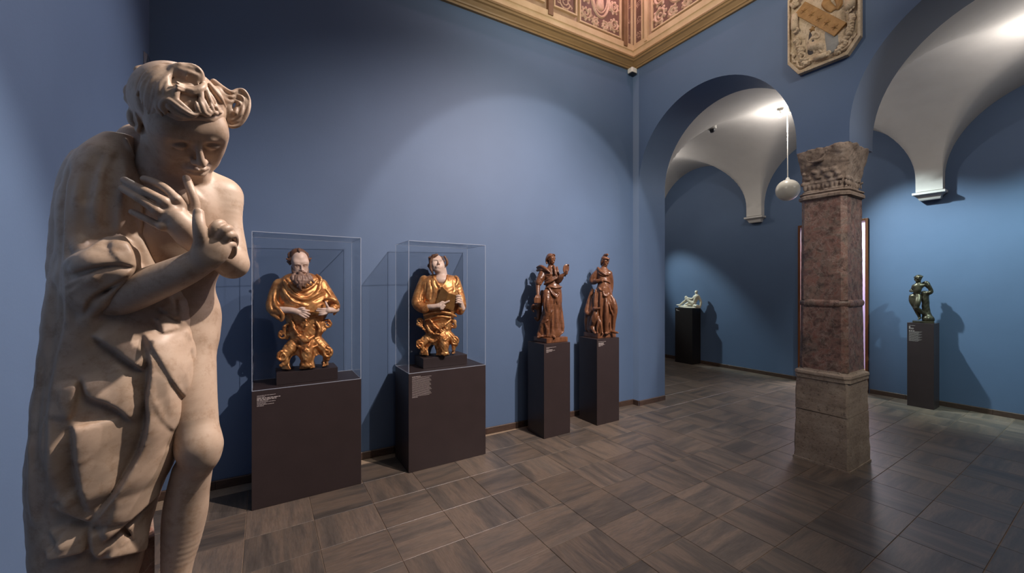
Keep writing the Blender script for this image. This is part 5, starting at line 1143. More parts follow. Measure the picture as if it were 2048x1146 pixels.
def woman_mirror():
    F = Frame(1103, 4.42, .994); K = lambda x, y: (1050 + x/5.88, 495 + y/5.88); P = lambda x, y, dd: F.P(*K(x, y), dd)
    root = F.thing('figurine', 'carved wooden woman holding up a hand mirror and a casket, on the left narrow pedestal', 'figurine')
    m = M['carved']; plinth(F, root, .145, .12, .052, -.01, .02)
    S = SDF((-.24, -.20, .04), (.24, .18, 1.02), .0036)
    R = rotm(4, 0, 55); sc = .50; c = P(322, 135, -.02) - R @ (np.array([0, -.04, 0])*sc)
    T = head(S, c, R, sc, lids=.6)
    S.cap(P(308, 180, .01), P(300, 250, .01), .028, .034, .02); S.ball(P(300, 290, .0), (.072, .05, .06), .02)
    S.tube([P(200, 300, -.01), P(165, 390, -.03), P(152, 440, -.045), P(150, 545, -.085)], [.036, .034, .028, .019], .01)      # right arm down
    S.ball(P(152, 570, -.10), (.02, .016, .02), .008)
    for j in range(4): S.tube([P(128 + j*16, 568, -.11), P(124 + j*17, 590, -.125), P(128 + j*16, 604, -.115)], [.0075, .007, .006], .003)
    S.tube([P(370, 330, -.02), P(385, 380, -.05), P(420, 345, -.09), P(455, 320, -.10)], [.034, .032, .024, .018], .01)     # left arm raised
    S.ball(P(470, 310, -.105), (.017, .016, .022), .008)
    for j in range(4): S.tube([P(474, 318 - j*13, -.115), P(490, 312 - j*13, -.125), P(500, 304 - j*13, -.115)], [.0075, .007, .006], .003)
    S.tube([P(300, 330, .0), P(290, 560, .0), P(230, 800, -.03), P(168, 1020, -.05)], [.05, .05, .035, .026], .01); S.tube([P(300, 560, .0), P(330, 800, .0), P(320, 1030, -.04)], [.05, .035, .022], .01)
    S.tube([P(168, 1020, -.05), P(160, 1045, -.10), P(150, 1056, -.13)], [.026, .022, .013], .01); S.tube([P(320, 1030, -.04), P(340, 1050, -.10), P(352, 1056, -.12)], [.022, .018, .010], .01)
    S.build('body', m, root)
    S = SDF((-.26, -.19, .04), (.24, .18, .92), .0038)
    S.stack(F.rows([(K(0, y)[1], K(a, 0)[0], K(b, 0)[0], dd, ry) for y, a, b, dd, ry in ((1060, 160, 400, -.0, .09), (1000, 165, 430, 0, .095), (920, 185, 420, 0, .09), (820, 200, 425, 0, .088), (720, 215, 428, 0, .085), (620, 225, 436, 0, .085), (540, 230, 432, -.005, .085), (480, 245, 425, -.01, .078), (420, 235, 400, -.005, .07), (360, 225, 392, .0, .07), (310, 215, 385, .0, .064), (270, 232, 370, .005, .05), (240, 262, 340, .01, .034))]), p=2.1)
    S.tube([P(260, 540, -.06), P(255, 650, -.085), P(265, 780, -.08), P(210, 900, -.06), P(185, 1040, -.05)], [.05, .05, .042, .035, .03], .02)     # forward thigh
    tubes(F, S, K, [([(215, 300, -.0), (180, 370, -.03), (160, 415, -.045)], [42, 42, 38]), ([(375, 330, 0), (392, 385, -.04), (425, 355, -.075)], [38, 36, 26])], .015)
    tubes(F, S, K, [([(148, 235, .02), (190, 225, -.02), (240, 250, -.05), (290, 290, -.07)], [16, 20, 18, 10]), ([(145, 270, .02), (190, 260, -.02), (240, 270, -.05)], [14, 18, 12]), ([(340, 215, -.03), (352, 260, -.06), (360, 310, -.075), (380, 350, -.07)], [10, 15, 15, 9]), ([(375, 230, -.02), (385, 280, -.05), (395, 320, -.05)], [9, 13, 9]),
        ([(120, 400, -.02), (150, 412, -.06), (180, 420, -.06)], [14, 15, 10]), ([(230, 430, -.06), (300, 395, -.09), (370, 360, -.08)], [12, 15, 12]), ([(235, 400, -.06), (290, 370, -.085), (350, 345, -.08)], [10, 14, 11]), ([(245, 480, -.075), (290, 460, -.09), (350, 470, -.09), (425, 465, -.06)], [10, 13, 13, 10]),
        ([(280, 470, -.09), (320, 540, -.10), (370, 590, -.085), (380, 660, -.08)], [9, 12, 12, 7]), ([(400, 540, -.07), (370, 590, -.085), (345, 650, -.085)], [9, 11, 7]), ([(250, 790, -.10), (300, 770, -.10), (335, 735, -.095)], [9, 13, 8]),
        ([(200, 520, .04), (185, 640, .04), (150, 700, .03), (105, 690, .02), (85, 720, .01), (100, 750, .0)], [20, 28, 34, 26, 18, 12]), ([(170, 700, .04), (165, 790, .03), (150, 850, .02), (120, 830, .01)], [30, 28, 20, 12]), ([(410, 660, .01), (425, 800, .02), (435, 920, .01), (445, 985, .0)], [18, 24, 26, 14]), ([(180, 1045, -.09), (250, 1040, -.085), (330, 1050, -.08), (430, 1010, -.02), (450, 975, .0)], [9, 11, 11, 10, 8]),
        ([(230, 880, -.10), (255, 960, -.095), (260, 1040, -.09)], [10, 13, 11]), ([(320, 780, -.08), (320, 900, -.085), (318, 1030, -.085)], [9, 13, 12]), ([(375, 700, -.06), (372, 850, -.07), (372, 1000, -.06)], [9, 14, 14]), ([(190, 920, -.08), (240, 870, -.10), (290, 850, -.095)], [9, 12, 7])], .008)
    lines(F, S, K, [([(250, 560), (235, 680), (250, 770)], .010, -.012), ([(340, 660), (345, 760), (340, 880), (345, 1030)], .009, -.018), ([(285, 800), (292, 900), (290, 1040)], .009, -.016), ([(395, 680), (398, 820), (405, 980)], .009, -.016), ([(215, 940), (225, 1000), (215, 1045)], .008, -.013), ([(300, 600), (320, 660), (310, 720)], .009, .008), ([(330, 500), (360, 540), (400, 540)], .008, -.010), ([(250, 330), (290, 340), (340, 325)], .008, -.012), ([(240, 450), (280, 425), (330, 400)], .007, -.012), ([(410, 500), (420, 600), (415, 680)], .008, -.008), ([(180, 370), (200, 400), (180, 430)], .008, -.010)])
    S.noise(.0012, 90); S.build('dress', m, root)
    G = SDF(c - .10, c + .10, .0028)
    G.ball(T(0, 18, 44), np.array([80, 90, 78])*.001*sc, .006, R=R); G.ball(T(0, -96, -30), np.array([72, 70, 94])*.001*sc, .006, 's', R=R)
    for x in (-1, 1):
        for j in range(5): G.tube([T(x*20, -60, 108 - j*2), T(x*60, -50 + j*22, 84 - j*10), T(x*80, -10 + j*18, 50 - j*16), T(x*66, 40 + j*8, 30 - j*14)], [.005, .009, .010, .006], .003)
    G.ball(T(0, 100, 30), np.array([34, 30, 30])*.001*sc, .006, R=R); G.tube([T(-30, 90, 0), T(-50, 80, -60), T(-60, 60, -110)], [.014, .012, .007], .005); G.tube([T(20, 95, 0), T(30, 90, -70), T(40, 70, -130)], [.013, .012, .007], .005)
    G.build('hair', m, root)
    b = SDF((.08, -.20, .60), (.24, -.02, .92), .003); q = rotm(0, 12, 20)
    b.ball(P(482, 250, -.115), (.036, .009, .052), .004, R=q); b.ball(P(481, 250, -.126), (.029, .006, .044), .003, 's', R=q); b.tube([P(478, 290, -.11), P(470, 335, -.105)], .008, .004); b.ball(P(512, 205, -.115), (.008, .008, .01), .004)
    b.build('mirror', m, root)
    MB().box((-.036, -.03, -.03), (.036, .03, .03)).build('casket', m, root, bevel=.005, loc=tuple(P(146, 620, -.10)))
def woman_dog():
    F = Frame(1203, 4.92, .994); K = lambda x, y: (1150 + x/5.88, 495 + y/5.88); P = lambda x, y, dd: F.P(*K(x, y), dd)
    root = F.thing('figurine', 'carved wooden helmeted woman with a seated dog, on the right narrow pedestal', 'figurine')
    m = M['carved']; plinth(F, root, .15, .12, .055, -.02, .02)
    S = SDF((-.26, -.22, .04), (.26, .18, 1.10), .0038)
    R = rotm(14, 0, 40); sc = .52; c = P(365, 165, -.02) - R @ (np.array([0, -.04, 0])*sc)
    T = head(S, c, R, sc, lids=.6)
    S.cap(P(348, 200, .01), P(335, 270, .01), .030, .036, .02); S.ball(P(335, 300, 0), (.075, .052, .065), .02)
    S.tube([P(270, 290, .0), P(215, 350, .01), P(205, 400, .0), P(260, 395, -.06), P(305, 380, -.085)], [.038, .036, .032, .025, .018], .01)      # hand on hip
    for j in range(4): S.tube([P(300, 372 + j*7, -.092), P(316, 374 + j*7, -.10), P(328, 380 + j*7, -.098)], [.008, .0075, .006], .003)
    S.tube([P(398, 310, .0), P(418, 390, .01), P(425, 480, .01), P(425, 510, .0)], [.036, .032, .025, .018], .01); S.ball(P(425, 525, .0), (.016, .02, .026), .008)
    S.tube([P(335, 330, .0), P(340, 560, .0), P(370, 800, -.02), P(380, 985, -.06)], [.05, .05, .035, .024], .01); S.tube([P(345, 560, .0), P(410, 800, .0), P(430, 980, -.03)], [.05, .035, .024], .01)
    S.tube([P(380, 985, -.06), P(372, 1005, -.11), P(360, 1008, -.14)], [.024, .02, .012], .01); S.tube([P(430, 980, -.03), P(470, 996, -.06), P(505, 1002, -.08)], [.024, .018, .010], .01)
    S.build('body', m, root)
    S = SDF((-.28, -.19, .04), (.26, .18, .94), .0042)
    S.stack(F.rows([(K(0, y)[1], K(a, 0)[0], K(b, 0)[0], dd, ry) for y, a, b, dd, ry in ((1005, 150, 430, .01, .10), (940, 130, 450, .01, .105), (840, 135, 462, .01, .105), (760, 140, 472, .005, .10), (680, 165, 468, .0, .098), (600, 190, 450, -.0, .095), (540, 220, 438, -.005, .095), (480, 250, 425, -.01, .088), (420, 268, 412, -.01, .075), (360, 262, 412, .0, .072), (310, 255, 410, .0, .068), (270, 272, 400, .005, .05), (245, 300, 380, .01, .034))]), p=2.1)
    tubes(F, S, K, [([(275, 290, 0), (222, 350, .005), (205, 395, 0), (235, 405, -.03)], [42, 44, 40, 30]), ([(400, 310, 0), (418, 390, .01), (425, 470, .01)], [40, 36, 26])], .015)
    tubes(F, S, K, [([(270, 240, -.02), (300, 280, -.06), (350, 315, -.075), (395, 320, -.06)], [14, 18, 16, 10]), ([(262, 255, .0), (285, 300, -.05), (330, 335, -.07)], [12, 15, 9]), ([(270, 395, -.07), (320, 385, -.085), (380, 395, -.08), (412, 420, -.05)], [9, 12, 12, 9]),
        ([(280, 470, -.09), (300, 500, -.10), (325, 500, -.10), (335, 475, -.10)], [8, 11, 11, 8]), ([(330, 520, -.10), (345, 560, -.105), (372, 570, -.10), (398, 545, -.08)], [8, 12, 12, 8]), ([(400, 520, -.06), (425, 550, -.05), (435, 570, -.03)], [8, 11, 8]),
        ([(300, 510, -.09), (300, 640, -.10), (305, 780, -.10), (312, 940, -.09)], [10, 16, 17, 15]), ([(360, 575, -.09), (370, 700, -.105), (370, 840, -.11), (368, 980, -.10)], [12, 24, 26, 24]), ([(245, 500, -.06), (232, 620, -.075), (230, 700, -.08)], [10, 15, 10]), ([(425, 570, -.05), (455, 640, -.06), (468, 730, -.06), (455, 860, -.05), (450, 980, -.04)], [14, 30, 34, 26, 20]),
        ([(400, 590, -.07), (440, 690, -.08), (462, 750, -.07)], [9, 12, 8]), ([(390, 640, -.08), (420, 730, -.085), (445, 790, -.07)], [9, 12, 8]), ([(205, 500, .03), (175, 600, .03), (150, 700, .0), (135, 760, -.02), (160, 780, -.05), (185, 770, -.06)], [20, 28, 32, 28, 22, 12]), ([(140, 760, .0), (135, 860, .0), (140, 960, .0)], [26, 28, 26]), ([(410, 880, -.08), (405, 960, -.08), (400, 1000, -.075)], [9, 15, 12])], .008)
    lines(F, S, K, [([(330, 590), (335, 720), (335, 860), (335, 980)], .010, -.022), ([(275, 510), (272, 640), (275, 760)], .010, -.018), ([(398, 660), (402, 780), (398, 900), (400, 990)], .009, -.018), ([(430, 820), (432, 900), (428, 980)], .008, -.012), ([(215, 540), (205, 640), (200, 720)], .009, -.014), ([(300, 330), (330, 345), (370, 340)], .008, -.010), ([(350, 410), (375, 450), (400, 470)], .012, .006), ([(410, 620), (440, 700), (455, 800)], .008, -.010)])
    S.noise(.0012, 90); S.build('dress', m, root)
    G = SDF(c - .10, c + np.array([.10, .10, .14]), .0028)
    G.ball(T(0, 16, 50), np.array([80, 90, 74])*.001*sc, .006, R=R); G.ball(T(0, -96, -34), np.array([72, 70, 94])*.001*sc, .006, 's', R=R)
    G.tube([T(-70, -50, 70), T(-34, -92, 76), T(0, -110, 74), T(34, -92, 76), T(70, -50, 70)], [.006, .009, .010, .009, .006], .004)     # visor
    G.tube([T(0, 70, 100), T(0, 30, 132), T(0, -20, 150), T(0, -50, 166), T(0, -70, 152)], [.012, .018, .016, .012, .006], .006); G.tube([T(0, 80, 60), T(0, 100, 20), T(-10, 100, -50), T(-20, 80, -110)], [.014, .016, .014, .007], .006)
    for x in (-1, 1): G.tube([T(x*70, 0, 20), T(x*74, 20, -30), T(x*62, 40, -80)], [.010, .011, .006], .004)
    G.build('helmet', m, root)
    D = SDF((-.24, -.24, .04), (.06, .02, .56), .0032)
    D.tube([P(215, 900, -.06), P(225, 850, -.10), P(240, 800, -.115), P(245, 760, -.12)], [.05, .045, .04, .028], .015); D.ball(P(205, 950, -.05), (.05, .055, .05), .02)
    D.ball(P(242, 722, -.125), (.028, .030, .026), .01); D.tube([P(250, 722, -.145), P(272, 718, -.165), P(286, 712, -.175)], [.018, .014, .010], .006); D.tube([P(222, 705, -.12), P(214, 725, -.115), P(216, 745, -.12)], [.009, .009, .005], .004); D.tube([P(250, 702, -.105), P(258, 716, -.10)], [.009, .006], .004)
    D.tube([P(268, 820, -.12), P(278, 880, -.135), P(262, 940, -.14), P(262, 1000, -.135)], [.024, .019, .014, .012], .008); D.tube([P(275, 840, -.12), P(300, 890, -.14), P(312, 960, -.14), P(318, 1004, -.135)], [.022, .018, .013, .012], .008)
    D.tube([P(210, 940, -.08), P(225, 985, -.11), P(235, 1004, -.14)], [.03, .022, .014], .01); D.tube([P(180, 960, -.03), P(160, 985, -.05), P(190, 1000, -.08)], [.014, .012, .008], .006); D.tube([P(262, 1000, -.135), P(266, 1006, -.16)], [.013, .010], .004); D.tube([P(318, 1004, -.135), P(322, 1008, -.155)], [.013, .010], .004)
    D.noise(.0012, 150); D.build('dog', m, root)
# ------------------------------------------------------------------ gallery statuettes
M['ivory'] = simple('pale_marble', srgb(214, 204, 180), srgb(228, 220, 200), 12, 0.4, 0, 0.05)
def m_bronze():
    t = NT('dark_bronze'); v = t.coord(); a = t.noise(v, 14, 6, .6)
    t.set(Base_Color=t.ramp(a, [(.3, srgb(50, 46, 38)), (.55, srgb(92, 86, 70)), (.75, srgb(64, 58, 46))]), Metallic=.7, Roughness=.38); t.bump(t.noise(v, 60), .15, .003); return t.m
M['bronze'] = m_bronze()
def reclining():
    F = Frame(1380, 7.52*math.hypot(.8474, .6115)/.8474*1.0, 1.151)
    r = (1380 - 1024)/796.4; d = np.array([cos(YAW) + sin(YAW)*r, sin(YAW) - cos(YAW)*r]); D = 7.565/d[0]*np.linalg.norm(d)
    F = Frame(1380, D, 1.151); K = lambda x, y: (1340 + x/16.37, 570 + y/16.37)
    def P(x, y, dd):                              # the figure lies parallel to the wall
        p = F.P(*K(x, y), dd); return F.P(*K(x, y), dd - .67*p[0])
    root = F.thing('statuette', 'small pale reclining nude propped on one arm, on the black pedestal', 'statuette')
    S = SDF((-.32, -.16, .0), (.32, .16, .40), .0036)
    S.ball(P(640, 735, .0), (.25, .085, .022), .008, R=rotm(0, 0, -33))                                       # ground slab
    R = rotm(5, 0, -25); sc = .36; c = P(860, 240, 0); T = head(S, c, R, sc, lids=.6); S.ball(T(0, 20, 44), np.array([80, 88, 76])*.001*sc, .004, R=R)
    S.cap(P(868, 300, .0), P(870, 340, .0), .020, .024, .01)
    S.tube([P(880, 380, .0), P(850, 450, .0), P(800, 540, .0), P(770, 620, .0)], [.052, .047, .044, .05], .02); S.ball(P(915, 380, .0), (.035, .03, .03), .015); S.ball(P(815, 380, -.01), (.03, .03, .03), .015)
    S.tube([P(940, 390, .01), P(985, 480, .02), P(1010, 560, .02), P(1000, 700, .02)], [.027, .024, .021, .017], .008); S.tube([P(1015, 510, .02), P(1020, 590, .02), P(985, 720, .02)], [.014, .018, .016], .006)
    S.tube([P(800, 380, -.02), P(740, 450, -.04), P(660, 445, -.05), P(590, 430, -.05)], [.024, .022, .018, .014], .008)                  # arm to the knee
    S.tube([P(770, 600, -.02), P(650, 530, -.03), P(530, 410, -.035)], [.045, .038, .03], .012); S.tube([P(530, 405, -.035), P(525, 500, -.03), P(430, 570, -.02), P(330, 650, -.02)], [.03, .028, .024, .016], .008); S.tube([P(340, 650, -.02), P(270, 655, -.02), P(220, 650, -.03)], [.016, .015, .009], .006)
    S.tube([P(760, 640, .02), P(640, 600, .0), P(540, 625, -.03), P(480, 660, -.04)], [.045, .038, .026, .02], .012); S.tube([P(560, 690, -.06), P(420, 700, -.06), P(290, 700, -.06)], [.022, .02, .012], .008)
    S.tube([P(800, 680, -.04), P(900, 690, -.05), P(980, 710, -.04)], [.03, .026, .02], .012); S.ball(P(640, 660, -.06), (.03, .02, .02), .01)
    S.noise(.0012, 130); S.build('figure', M['ivory'], root)
def bronze_nude():
    r = (1848 - 1024)/796.4; d = np.array([cos(YAW) + sin(YAW)*r, sin(YAW) - cos(YAW)*r]); D = 7.487/d[0]*np.linalg.norm(d)
    F = Frame(1848, D, 1.116); K = lambda x, y: (1800 + x/9.55, 540 + y/9.55); P = lambda x, y, dd: F.P(*K(x, y), dd)
    root = F.thing('statuette', 'dark bronze standing nude leaning on a draped tree stump, on the tall pedestal', 'statuette')
    m = M['bronze']
    S = SDF((-.20, -.16, .0), (.22, .16, .84), .0042)
    R = rotm(12, 0, -35); sc = .44; c = P(352, 170, .0); T = head(S, c, R, sc, lids=.6)
    S.ball(T(0, 16, 50), np.array([84, 92, 76])*.001*sc, .008, R=R)
    for i in range(9): S.ball(T(80*sin(i*.75 - 3), 16 + 88*cos(i*.75 - 3), 62), .010, .005)
    S.cap(P(355, 220, .01), P(355, 270, .01), .022, .026, .01)
    S.tube([P(350, 310, .0), P(335, 380, -.01), P(320, 450, -.0), P(300, 500, .0)], [0.0422, 0.0394, 0.0354, 0.0374], .03); S.ball(P(300, 315, -.01), (.034, .03, .03), .02); S.ball(P(395, 300, .0), (.034, .03, .028), .02)
    S.tube([P(265, 310, .0), P(240, 370, .02), P(205, 400, .0), P(235, 410, -.05)], [0.0218, 0.0190, 0.0163, 0.0122], .01)
    S.tube([P(420, 290, .0), P(490, 290, .0), P(560, 350, .0), P(590, 400, .0), P(540, 430, -.02)], [0.0231, 0.0204, 0.0177, 0.0150, 0.0122], .01)
    S.tube([P(240, 510, .0), P(235, 600, -.01), P(290, 720, -.02)], [0.0374, 0.0326, 0.0231], .02); S.tube([P(290, 725, -.02), P(340, 820, -.01), P(375, 910, .0)], [0.0231, 0.0231, 0.0136], .01); S.tube([P(378, 920, .0), P(350, 942, -.05)], [0.0136, 0.0095], .008)
    S.tube([P(345, 510, -.01), P(335, 620, -.05), P(315, 720, -.06)], [0.0374, 0.0313, 0.0231], .02); S.tube([P(315, 725, -.06), P(400, 790, -.03), P(480, 870, .0), P(500, 900, .0)], [0.0224, 0.0231, 0.0150, 0.0122], .01); S.tube([P(500, 905, .0), P(460, 945, -.04)], [0.0122, 0.0082], .008)
    S.build('figure', m, root)
    G = SDF((-.06, -.14, .0), (.24, .16, .72), .0042)
    G.tube([P(480, 460, .02), P(490, 600, .02), P(500, 760, .02), P(530, 950, .02)], [.036, .034, .036, .055], .01); G.tube([P(440, 250, .02), P(500, 240, .0), P(545, 300, -.01), P(590, 380, 0), P(580, 430, .0), P(500, 440, .01), P(440, 420, .02)], [.014, .022, .022, .022, .024, .028, .018], .01)
    G.tube([P(440, 430, .0), P(450, 560, -.0), P(455, 700, .0), P(470, 930, .0)], [.02, .022, .02, .026], .01); G.tube([P(520, 930, -.02), P(580, 930, .0), P(625, 950, .0)], [.04, .035, .02], .02)
    G.noise(.002, 70); G.build('tree_stump', m, root)
    MB().loft([[tuple(P(x, y, dd)[:2]) + (z,) for x, y, dd in ((238, 970, -.09), (655, 970, -.09), (655, 970, .10), (238, 970, .10))] for z in (0, .022)]).build('plinth', m, root, bevel=.004)
# ------------------------------------------------------------------ carved reliefs: coat of arms and frieze
def relief(strokes, w, h, step, base=None):
    """height field over a w x h panel from round strokes [(points, radii, squash)]"""
    nu, nv = int(w/step) + 1, int(h/step) + 1
    U, V = np.meshgrid(np.linspace(0, w, nu), np.linspace(0, h, nv), indexing='ij'); Hh = np.zeros_like(U) if base is None else base(U, V)
    for pts, r, sq in strokes:
        c = cr(np.hstack([np.asarray(pts, float), np.interp(np.linspace(0, 1, len(pts)), np.linspace(0, 1, len(np.atleast_1d(r))), np.atleast_1d(r))[:, None]]), 4)
        for a, b in zip(c, c[1:]):
            rm = max(a[2], b[2]); u0, u1 = sorted((a[0], b[0])); v0, v1 = sorted((a[1], b[1]))
            i0, i1 = max(int((u0 - rm)/step), 0), min(int((u1 + rm)/step) + 2, nu); j0, j1 = max(int((v0 - rm)/step), 0), min(int((v1 + rm)/step) + 2, nv)
            if i0 >= i1 or j0 >= j1: continue
            x, y = U[i0:i1, j0:j1], V[i0:i1, j0:j1]; d = b[:2] - a[:2]; L = max(d @ d, 1e-12)
            t = np.clip(((x - a[0])*d[0] + (y - a[1])*d[1])/L, 0, 1); r_ = a[2] + (b[2] - a[2])*t
            dd = (x - a[0] - t*d[0])**2 + (y - a[1] - t*d[1])**2
            Hh[i0:i1, j0:j1] = np.maximum(Hh[i0:i1, j0:j1], np.sqrt(np.maximum(r_*r_ - dd, 0))*sq)
    return U, V, Hh
def relief_mesh(name, strokes, w, h, step, m, parent, to3d, mask=None, base=None):
    U, V, Hh = relief(strokes, w, h, step, base)
    Pn = to3d(U, V, Hh).reshape(-1, 3); nu, nv = U.shape
    idx = np.arange(nu*nv).reshape(nu, nv); Q = np.stack([idx[:-1, :-1], idx[1:, :-1], idx[1:, 1:], idx[:-1, 1:]], -1).reshape(-1, 4)
    if mask is not None:
        mk = mask(U, V, Hh); Q = Q[(mk[:-1, :-1] | mk[1:, :-1] | mk[1:, 1:] | mk[:-1, 1:]).reshape(-1)]
        used = np.unique(Q); mp = -np.ones(len(Pn), int); mp[used] = np.arange(len(used)); Pn = Pn[used]; Q = mp[Q]
    return mesh(name, Pn, Q, m, parent, True)
def spiral(x, y, R, a0, turns, sgn, n=14):
    return [(x + R*(1 - .82*i/n)*cos(a0 + sgn*2*pi*turns*i/n), y + R*(1 - .82*i/n)*sin(a0 + sgn*2*pi*turns*i/n)) for i in range(n + 1)]
def scrollwork(w, h, medallion, seed):
    """strokes of acanthus scrolls for a frieze panel"""
    rng = random.Random(seed); st = []
    r = min(w, h)*.017
    def leafy(x, y, R, a0, sgn):
        s = spiral(x, y, R, a0, 1.7, sgn); st.append((s, [r*1.25, r*.7], 1.5))
        for i in range(0, 9, 1):
            a = a0 + sgn*2*pi*1.7*i/14; q = R*(1 - .82*i/14)
            px, py = x + q*cos(a), y + q*sin(a); st.append(([(px, py), (px + R*.34*cos(a + sgn*.5), py + R*.34*sin(a + sgn*.5)), (px + R*.42*cos(a + sgn*1.1), py + R*.42*sin(a + sgn*1.1))], [r*.8, r*.9, r*.3], 1.3))
    if medallion:
        cx, cy, a, b = w*.5, h*.47, w*.23, h*.30
        for k, rr in ((1.0, r*1.5), (.8, r*.7)): st.append(([(cx + a*k*cos(t), cy + b*k*sin(t)) for t in np.linspace(0, 2*pi, 25)], rr, 1.0))
        st.append(([(cx, cy - b*.5), (cx, cy + b*.05)], [a*.42, a*.30], .35)); st.append(([(cx, cy + b*.3), (cx, cy + b*.42)], [a*.24, a*.2], .6))
        for x in (.14, .86):
            for y in (.14, .38, .62, .86): leafy(w*x, h*y, w*.12, rng.uniform(0, 6.28), 1 if (x < .5) ^ (y < .5) else -1)
        for y in (.07, .93): leafy(w*.38, h*y, w*.08, 1, 1); leafy(w*.62, h*y, w*.08, 2, -1)
    else:
        n = max(1, int(round(w/h*2.0))); k = 2 if h > w*.8 else 1
        nx, ny = max(1, int(w/.17)), max(2, int(h/.18))
        for i in range(nx):
            for j in range(ny): leafy((i + .5)*w/nx, (j + .5)*h/ny, min(w/nx, h/ny)*.42, rng.uniform(0, 6.28), 1 if (i + j) % 2 else -1)
    return st
M['acanthus'] = simple('carved_frieze_ornament', srgb(176, 146, 120), srgb(200, 172, 146), 16, 0.55, 0, 0.2, 90, 0.003)
M['friezeback'] = simple('frieze_panel_ground', srgb(92, 66, 54), srgb(112, 82, 68), 9, 0.7, 0, 0.1)
def frieze():
    Z0 = 5.06
    def panel(root, side, a, b, z0, z1, med, seed):
        w, h = b - a, z1 - z0
        if side == 'L': f = lambda U, V, H: np.stack([a + U, np.full_like(U, YW - .012) - H, z0 + V], -1); A, B = (a - .02, YW - .035, z0 - .02), (b + .02, YW, z1 + .02); C, D = (a, YW - .0125, z0), (b, YW - .002, z1)
        else: f = lambda U, V, H: np.stack([np.full_like(U, XW - .012) - H, b - U, z0 + V], -1); A, B = (XW - .035, a - .02, z0 - .02), (XW, b + .02, z1 + .02); C, D = (XW - .0125, a, z0), (XW - .002, b, z1)
        fr = MB(); t = .02
        for p, q in ((A, (B[0], B[1], A[2] + t)), ((A[0], A[1], B[2] - t), B)): fr.box(p, q)
        i = 0 if side == 'L' else 1
        for lo in (True, False):
            p, q = list(A), list(B)
            if lo: q[i] = A[i] + t
            else: p[i] = B[i] - t
            p[2] += t; q[2] -= t; fr.box(p, q)
        o = fr.build('frieze_panel', M['cornice'], root, bevel=.004)
        MB().box(C, D).build('panel_ground', M['friezeback'], o)
        st = scrollwork(w, h, med, seed)
        relief_mesh('scroll_ornament', st, w, h, .006, M['acanthus'], o, f, mask=lambda U, V, H: H > .0005)
    def pil(root, side, a, b, mat='pilaster'):
        if side == 'L': MB().box((a, YW - .05, 4.80), (b, YW, 6.3)).build('pilaster_strip', M[mat], root, bevel=.004)
        else: MB().box((XW - .05, a, 4.80), (XW, b, 6.3)).build('pilaster_strip', M[mat], root, bevel=.004)
    L, R_ = TRIM1, TRIM2
    MB().box((XE, YW - .002, 4.8), (XW, YW + .01, 6.38)).build('frieze_ground', M['frieze'], L); MB().box((XW - .002, YB, 4.8), (XW + .01, YW, 6.38)).build('frieze_ground', M['frieze'], R_)
    panel(L, 'L', 3.34, 4.00, 4.90, 5.86, True, 1); pil(L, 'L', 4.06, 4.12); panel(L, 'L', 4.145, 4.21, 4.86, 5.9, False, 11)
    panel(L, 'L', 2.95, 3.26, 4.95, 5.84, False, 2); pil(L, 'L', 2.84, 2.91); panel(L, 'L', 2.12, 2.78, 4.95, 5.84, False, 3); pil(L, 'L', 2.0, 2.07); panel(L, 'L', 1.25, 1.93, 4.9, 5.86, True, 4)
    panel(R_, 'R', 2.62, 3.38, 4.90, 5.86, True, 6); pil(R_, 'R', 3.46, 3.50, 'cornice'); panel(R_, 'R', 3.56, 3.66, 4.86, 5.9, False, 12); panel(R_, 'R', 2.05, 2.52, 4.95, 5.84, False, 7); pil(R_, 'R', 1.95, 2.0); panel(R_, 'R', 1.1, 1.88, 4.9, 5.86, True, 8)
    for o in [c_ for c_ in L.children_recursive if c_.name.split('.')[0] != 'frieze_band']:
        co = np.empty(len(o.data.vertices)*3, np.float32); o.data.vertices.foreach_get('co', co); co = co.reshape(-1, 3)
        co[:, 1] += .0403*(XW - co[:, 0]); o.data.vertices.foreach_set('co', co.ravel()); o.data.update()
